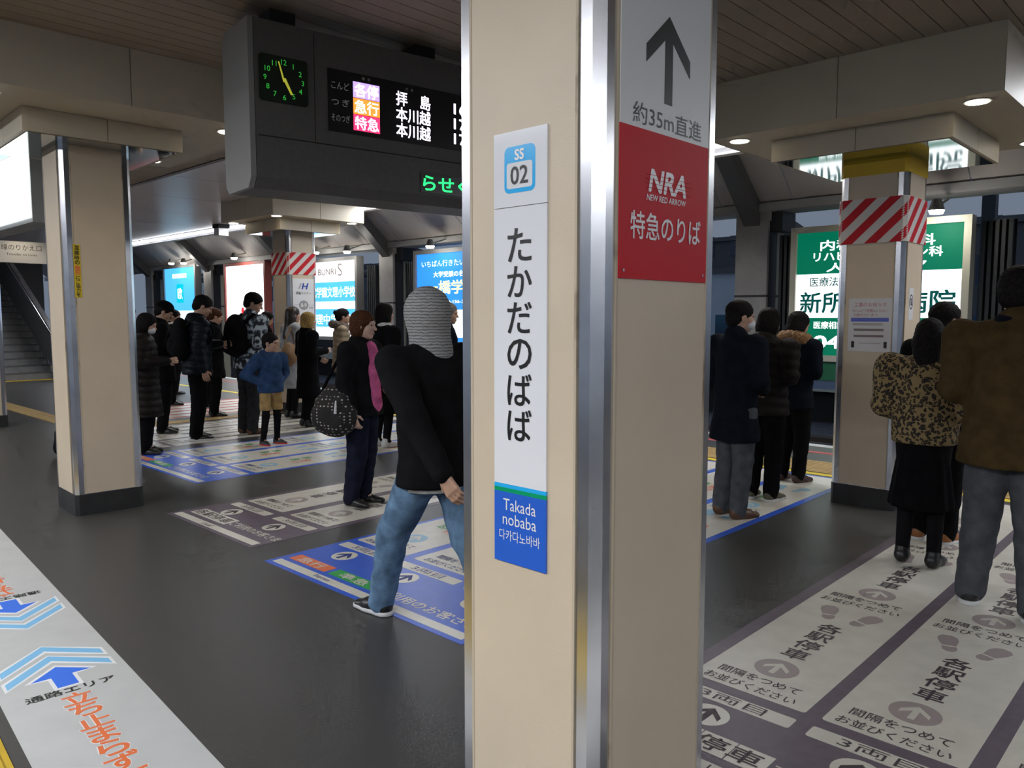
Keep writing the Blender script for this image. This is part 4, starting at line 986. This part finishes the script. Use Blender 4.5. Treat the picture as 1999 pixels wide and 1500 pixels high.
def backpack(p, m, label, H, lean=0.0, y=-.118, z=.70, sc=1.12):
    """worn backpack: placed behind the wearer p (already rotated like the wearer)"""
    t = thing('backpack', tuple(p.location), p.rotation_euler.z, label, 'backpack'); g = H
    Q = lambda a, b, c: np.array((a*g, (b + lean*max(0, (c - .5)/.35))*g, c*g))
    s = Sdf(.012); s.ell(Q(0, y, z), np.array((.095, .058, .135))*g*sc, k=.02); s.cap(Q(-.05, y, z-.07), Q(.05, y, z-.07), .058*g*sc, k=.04)
    s.post.append(wobble(34, .003)); obj('bag_body', to_mesh('bag_body', [s.mesh()]), m, t)
    s = Sdf(.011); s.ell(Q(0, y-.05, z-.045), np.array((.065, .030, .06))*g*sc, k=.02); obj('front_pocket', to_mesh('front_pocket', [s.mesh()]), m, t)
    for sx in (-1, 1):
        s = Sdf(.009); s.chain([Q(sx*.06, y+.03, .80), Q(sx*.07, -.035, .845), Q(sx*.078, .045, .828), Q(sx*.085, .085, .75), Q(sx*.088, .07, .68), Q(sx*.085, y+.05, .62)], [.012*g]*6, S=(1, .7, 1), k=.01)
        obj('strap', to_mesh('strap', [s.mesh()]), m, t)
    return t
# ------------------------------------------------------------------ the people
f_black = fabric('cloth_black', (0.0045, 0.0045, 0.0055)); f_black2 = fabric('cloth_soft_black', (0.008, 0.008, 0.009)); f_navy = fabric('cloth_navy', (0.006, 0.008, 0.014)); f_puff = mat('puffer_black', (0.006, 0.008, 0.013), .45, noise=(9, .3), bump=(60, .3), spec=.12)
f_brownblack = mat('puffer_brown_black', (0.012, 0.009, 0.008), .6, noise=(9, .3), bump=(60, .3), spec=.12); f_grey = fabric('cloth_grey', (0.075, 0.080, 0.090)); f_olive = fabric('cloth_olive_brown', (0.062, 0.040, 0.016)); f_lightgrey = fabric('cloth_light_grey', (0.34, 0.35, 0.37))
f_beige = mat('puffer_beige', (0.24, 0.18, 0.11), .6, noise=(9, .15), bump=(60, .2)); f_denim = fabric('jeans_light', (0.13, 0.22, 0.34), noise=.35); f_denimdark = fabric('jeans_dark', (0.012, 0.014, 0.028)); f_boy = fabric('jacket_denim_blue', (0.030, 0.065, 0.15)); f_tan = fabric('shorts_tan', (0.42, 0.28, 0.12))
f_pink = fabric('shirt_pink', (0.62, 0.13, 0.30)); f_white = fabric('cloth_white', (0.6, 0.6, 0.58)); f_fur = mat('fur_brown', (0.22, 0.12, 0.055), .9, noise=(50, .5)); f_furd = mat('fur_grey_brown', (0.13, 0.10, 0.08), .9, noise=(50, .5)); f_charcoal = fabric('cloth_charcoal', (0.028, 0.028, 0.030))
def pattern(name, kind):
    m = bpy.data.materials.new(name); m.use_nodes = True; nt = m.node_tree; b = nt.nodes['Principled BSDF']; b.inputs['Roughness'].default_value = .85
    tc = nt.nodes.new('ShaderNodeTexCoord'); r = nt.nodes.new('ShaderNodeValToRGB'); e = r.color_ramp.elements
    if kind == 'leopard':
        n = nt.nodes.new('ShaderNodeTexNoise'); n.inputs['Scale'].default_value = 18; nt.links.new(tc.outputs['Object'], n.inputs['Vector'])
        mx = nt.nodes.new('ShaderNodeMix'); mx.data_type = 'VECTOR'; mx.inputs[0].default_value = .06; nt.links.new(tc.outputs['Object'], mx.inputs[4]); nt.links.new(n.outputs['Color'], mx.inputs[5])
        v = nt.nodes.new('ShaderNodeTexVoronoi'); v.inputs['Scale'].default_value = 46; nt.links.new(mx.outputs[1], v.inputs['Vector'])
        for p, c in ((0.0, (.13, .07, .025)), (.14, (.13, .07, .025)), (.20, (.012, .009, .006)), (.46, (.012, .009, .006)), (.54, (.25, .175, .075))):
            if p == 0.0: e[0].position = 0; e[0].color = (*c, 1)
            else: x = e.new(p); x.color = (*c, 1)
        e[len(e)-1].position = 1.0; e[len(e)-1].color = (.25, .175, .075, 1)
        nt.links.new(v.outputs['Distance'], r.inputs[0])
    elif kind == 'camo':
        n = nt.nodes.new('ShaderNodeTexNoise'); n.inputs['Scale'].default_value = 17; n.inputs['Detail'].default_value = 3; nt.links.new(tc.outputs['Object'], n.inputs['Vector'])
        r.color_ramp.interpolation = 'CONSTANT'; e[0].color = (.02, .022, .03, 1); e[1].position = .47; e[1].color = (.16, .20, .24, 1); x = e.new(.53); x.color = (.48, .54, .58, 1); nt.links.new(n.outputs['Fac'], r.inputs[0])
    elif kind == 'knit':
        w_ = nt.nodes.new('ShaderNodeTexWave'); w_.bands_direction = 'Z'; w_.inputs['Scale'].default_value = 22; w_.inputs['Distortion'].default_value = 3.0; w_.inputs['Detail Scale'].default_value = 2.0; nt.links.new(tc.outputs['Object'], w_.inputs['Vector'])
        e[0].position = .15; e[0].color = (.13, .13, .13, 1); e[1].position = .5; e[1].color = (.34, .34, .34, 1); nt.links.new(w_.outputs['Fac'], r.inputs[0])
    elif kind == 'bag':
        mp = nt.nodes.new('ShaderNodeMapping'); mp.inputs['Scale'].default_value = (30, 30, 40); nt.links.new(tc.outputs['Object'], mp.inputs[0])
        v = nt.nodes.new('ShaderNodeTexVoronoi'); v.inputs['Scale'].default_value = 1.0; v.inputs['Randomness'].default_value = .12; nt.links.new(mp.outputs[0], v.inputs['Vector'])
        e[0].position = .22; e[0].color = (.42, .38, .36, 1); e[1].position = .30; e[1].color = (.012, .010, .010, 1); nt.links.new(v.outputs['Distance'], r.inputs[0])
    nt.links.new(r.outputs[0], b.inputs['Base Color']); return m
leopard, camo, bagm = pattern('leopard_print', 'leopard'), pattern('black_white_print', 'camo'), pattern('dotted_bag_cloth', 'bag')
hood_m = pattern('striped_knit', 'knit')
mask_m = mat('mask_white', (0.6, 0.62, 0.64), .7)

# right-hand queue
person('tall man in an olive-brown coat and grey trousers seen from behind', (-.885, 4.695), 92, 1.80, f_olive, f_grey, hem=.43, feet=((-.085, .03, 0), (.085, -.03, 0)), sole=sole_white, bulk=1.2, head=(-.35, .1), arms=('front', 'front'), lean=.01, hood=None, scarf=f_navy)
person('woman in a leopard-print jacket and long black skirt', (-1.45, 5.24), 95, 1.53, leopard, hair=('long', hair_black), hem=.50, arms=('front', 'front'), skirt=(f_black, .235, .125), tights=tights_m, bulk=1.16, sleeve=1.25, feet=((-.06, .01, 0), (.06, -.01, 0)), head=(.1, .15))
person('dark-dressed man with tan shoes standing past the leopard jacket', (-1.53, 5.86), 85, 1.64, f_black, f_black, shoe=mat('shoe_tan', (.30, .11, .03), .5), sole=sole_white, hem=.42, head=(-.5, .0), hair=('short', hair_black), bulk=1.02, arms=('front', 'front'))
person('man in a black coat, grey trousers and brown shoes beside the front pillar', (-2.86, 5.50), 72, 1.665, f_navy, f_grey, shoe=shoe_brown, hem=.36, head=(-.35, .05), mask=mask_m, arms=('front', 'front'), bulk=1.05)
person('woman in a dark hooded puffer and pale-soled sneakers', (-2.95, 6.20), 88, 1.61, f_brownblack, f_black, shoe=mat('sneaker_olive', (.10, .09, .06), .6), sole=sole_white, hem=.45, puffer=True, hair=('bob', hair_black), hood='down', head=(-.1, .25), arms=('phone', 'phone'), bulk=1.05)
person('woman in a navy coat with a brown fur collar and brown boots', (-3.08, 7.07), 80, 1.585, f_navy, f_black, shoe=mat('boot_brown', (.05, .02, .018), .5), hem=.44, hair=('bob', hair_black), fur=f_fur, head=(-.3, .3), arms=('phone', 'phone'))
# walking man and the woman with the bag
person('walking man in a grey hood, black jacket and light jeans', (-2.84, 2.46), 178, 1.665, f_black2, f_denim, shoe=shoe_black, sole=sole_white, hem=.445, hood='up', extra=hood_m, undershirt=f_white, hair=('none', hair_black), feet=((-.045, .25, 0.0), (.045, -.21, .03)), arms=('swingb', 'swingf'), lean=.035, bulk=1.12)
W = person('woman with short reddish hair in a black jacket over a pink shirt', (-5.25, 3.74), 28, 1.59, f_black2, f_denimdark, hair=('layer', hair_brown), hem=.47, inner=f_pink, head=(.15, .05), arms=('front', 'down'), bulk=1.18, sk=skin_pale, feet=((-.05, .0, 0), (.05, -.02, 0)))
h_ = bpy.data.objects
t = thing('shoulder_bag', (-5.25, 3.74, 0), math.radians(28 - 90), 'large slouchy black bag with pale dotted pattern', 'bag')
s = Sdf(.012); s.ell(np.array((.27, -.10, .76)), np.array((.12, .20, .16)), k=.03); s.ell(np.array((.27, -.10, .86)), np.array((.07, .15, .14)), k=.06); s.post.append(wobble(22, .008, 2)); obj('bag_body', to_mesh('bag_body', [s.mesh()]), bagm, t)
s = Sdf(.009); s.chain([np.array((.27, -.22, .93)), np.array((.25, -.10, 1.16)), np.array((.19, -.02, 1.34)), np.array((.22, .03, 1.16)), np.array((.27, .03, .93))], [.013]*5, k=.01); obj('strap', to_mesh('strap', [s.mesh()]), f_black, t)
obj('charm', MB().tube((.385, -.03, .80), (.392, -.02, .90), .012, .006, 8).mesh('charm'), mat('charm_white', (.7, .7, .7), .3), t)
person('person in a long black coat with a white scarf behind the walking man', (-7.43, 5.62), 88, 1.70, f_black, None, shoe=sole_white, hem=.24, hair=('bob', hair_black), scarf=f_white, tights=tights_m, bulk=1.05, vox=.015)
person('grey-haired man in a dark suit behind the walking man', (-6.75, 6.0), 50, 1.70, f_navy, f_charcoal, hem=.46, hair=('short', hair_grey), vox=.015, head=(-.2, .1))
person('dark-coated person half hidden behind the front pillar', (-6.25, 6.1), 80, 1.56, f_black, f_black, hem=.42, vox=.015)
# left-hand queue
person('boy in a blue jacket, tan shorts and black leggings', (-8.54, 4.77), 8, 1.30, f_boy, hair=('short', hair_black), hem=.49, hs=1.2, arms=('hip', 'hip'), shorts=f_tan, tights=tights_m, shoe=mat('kid_shoe', (.03, .03, .035), .5), sole=mat('sole_red', (.5, .03, .05), .5), hood='down', head=(.4, .05), bulk=1.12, sleeve=1.15, feet=((-.07, .01, 0), (.07, -.01, 0)))
p = person('man in a black and white patterned jacket with cropped hair', (-9.55, 5.03), 96, 1.85, camo, f_charcoal, shoe=shoe_brown, hem=.47, hair=('short', hair_black), head=(-.7, .35), arms=('phone', 'phone'), lean=.035, bulk=1.08)
backpack(p, f_black, 'black backpack worn over the patterned jacket', 1.85, .035)
p = person('man in a black quilted jacket and striped sneakers looking down', (-9.55, 4.34), 70, 1.80, f_puff, f_black, hem=.46, puffer=True, head=(0, .45), arms=('phone', 'down'), lean=.03, sole=sole_white, bulk=1.08, hood='down')
backpack(p, f_black2, 'black backpack worn over the quilted jacket', 1.80, .03)
person('woman in a long dark quilted coat and white face mask', (-8.98, 3.49), 62, 1.575, f_brownblack, f_black, hem=.27, puffer=True, mask=mask_m, hair=('bob', hair_black), head=(0, .35), arms=('phone', 'phone'), bulk=1.05)
person('man in a black cap and black coat behind the mask wearer', (-10.42, 4.28), 65, 1.73, f_black, f_black, hem=.40, hat=f_black, head=(0, .4), arms=('phone', 'phone'))
person('long-haired woman in a pale grey coat beside the far taped pillar', (-10.6, 6.3), 85, 1.69, f_lightgrey, None, hair=('long', mat('hair_dark_brown', (.022, .013, .010), .4, noise=(60, .4))), hem=.27, tights=tights_m, vox=.015, arms=('front', 'front'))
t = thing('tote_bag', (-10.38, 6.12, 0), 0, 'tan shoulder bag hanging on the pale grey coat', 'bag')
s = Sdf(.014); s.ell(np.array((0, 0, .98)), np.array((.10, .13, .18)), k=.03); s.post.append(wobble(20, .006)); obj('bag_body', to_mesh('bag_body', [s.mesh()]), mat('leather_tan', (.23, .13, .06), .6), t)
s = Sdf(.010); s.chain([np.array((0, -.08, 1.12)), np.array((-.05, .05, 1.38)), np.array((0, .10, 1.12))], [.012]*3); obj('strap', to_mesh('strap', [s.mesh()]), _M['leather_tan'], t)
person('woman with blond bobbed hair in a long black coat', (-9.58, 5.93), 82, 1.60, f_black, None, hair=('bob', hair_blond), hem=.255, tights=tights_m, arms=('front', 'phone'), bulk=1.05, sk=skin_pale)
person('woman in a beige quilted coat with a grey fur hood', (-10.1, 6.85), 60, 1.66, f_beige, f_black, hem=.42, puffer=True, hair=('bun', hair_black), fur=f_furd, vox=.015, arms=('phone', 'phone'))
t = thing('travel_bag', (-9.50, 2.83, 0), .4, 'black soft bag standing on the floor behind the pillar with the yellow sticker', 'bag')
s = Sdf(.014); s.ell(np.array((0, 0, .19)), np.array((.12, .15, .20)), k=.03); s.cap(np.array((0, -.06, .1)), np.array((0, .06, .1)), .10, k=.05); s.post.append(wobble(20, .006)); s.post.append(cut_below(.002)); obj('bag_body', to_mesh('bag_body', [s.mesh()]), f_black2, t)
s = Sdf(.010); s.chain([np.array((0, -.07, .34)), np.array((0, -.05, .44)), np.array((0, .05, .44)), np.array((0, .07, .34))], [.012]*4); obj('handle', to_mesh('handle', [s.mesh()]), f_black, t)
# far crowd
for k, (x, y, lab, hr, ct, hh) in enumerate(((-13.6, 5.75, 'distant person with dark hair and cream collar', hair_black, f_black, 1.66), (-12.9, 6.0, 'distant brown-haired person looking at a phone', hair_brown, f_black2, 1.68),
        (-14.6, 5.4, 'distant man in dark clothes beyond the capped man', hair_black, f_navy, 1.72), (-12.2, 6.75, 'distant person in black behind the patterned jacket', hair_black, f_black, 1.62), (-15.5, 6.6, 'distant dark-haired figure under the sky-blue billboard', hair_brown, f_charcoal, 1.66),
        (-13.4, 4.75, 'distant figure beside the capped man', hair_black, f_black, 1.64), (-11.6, 5.55, 'dark-coated person between the quilted and patterned jackets', hair_brown, f_black, 1.66))):
    person(lab, (x, y), 70 + 9*(k % 3), hh, ct, f_black, hem=.36, hair=('bob' if k % 2 else 'short', hr), vox=.02, arms=('phone', 'phone'), head=(0, .3), scarf=f_white if k == 0 else None)
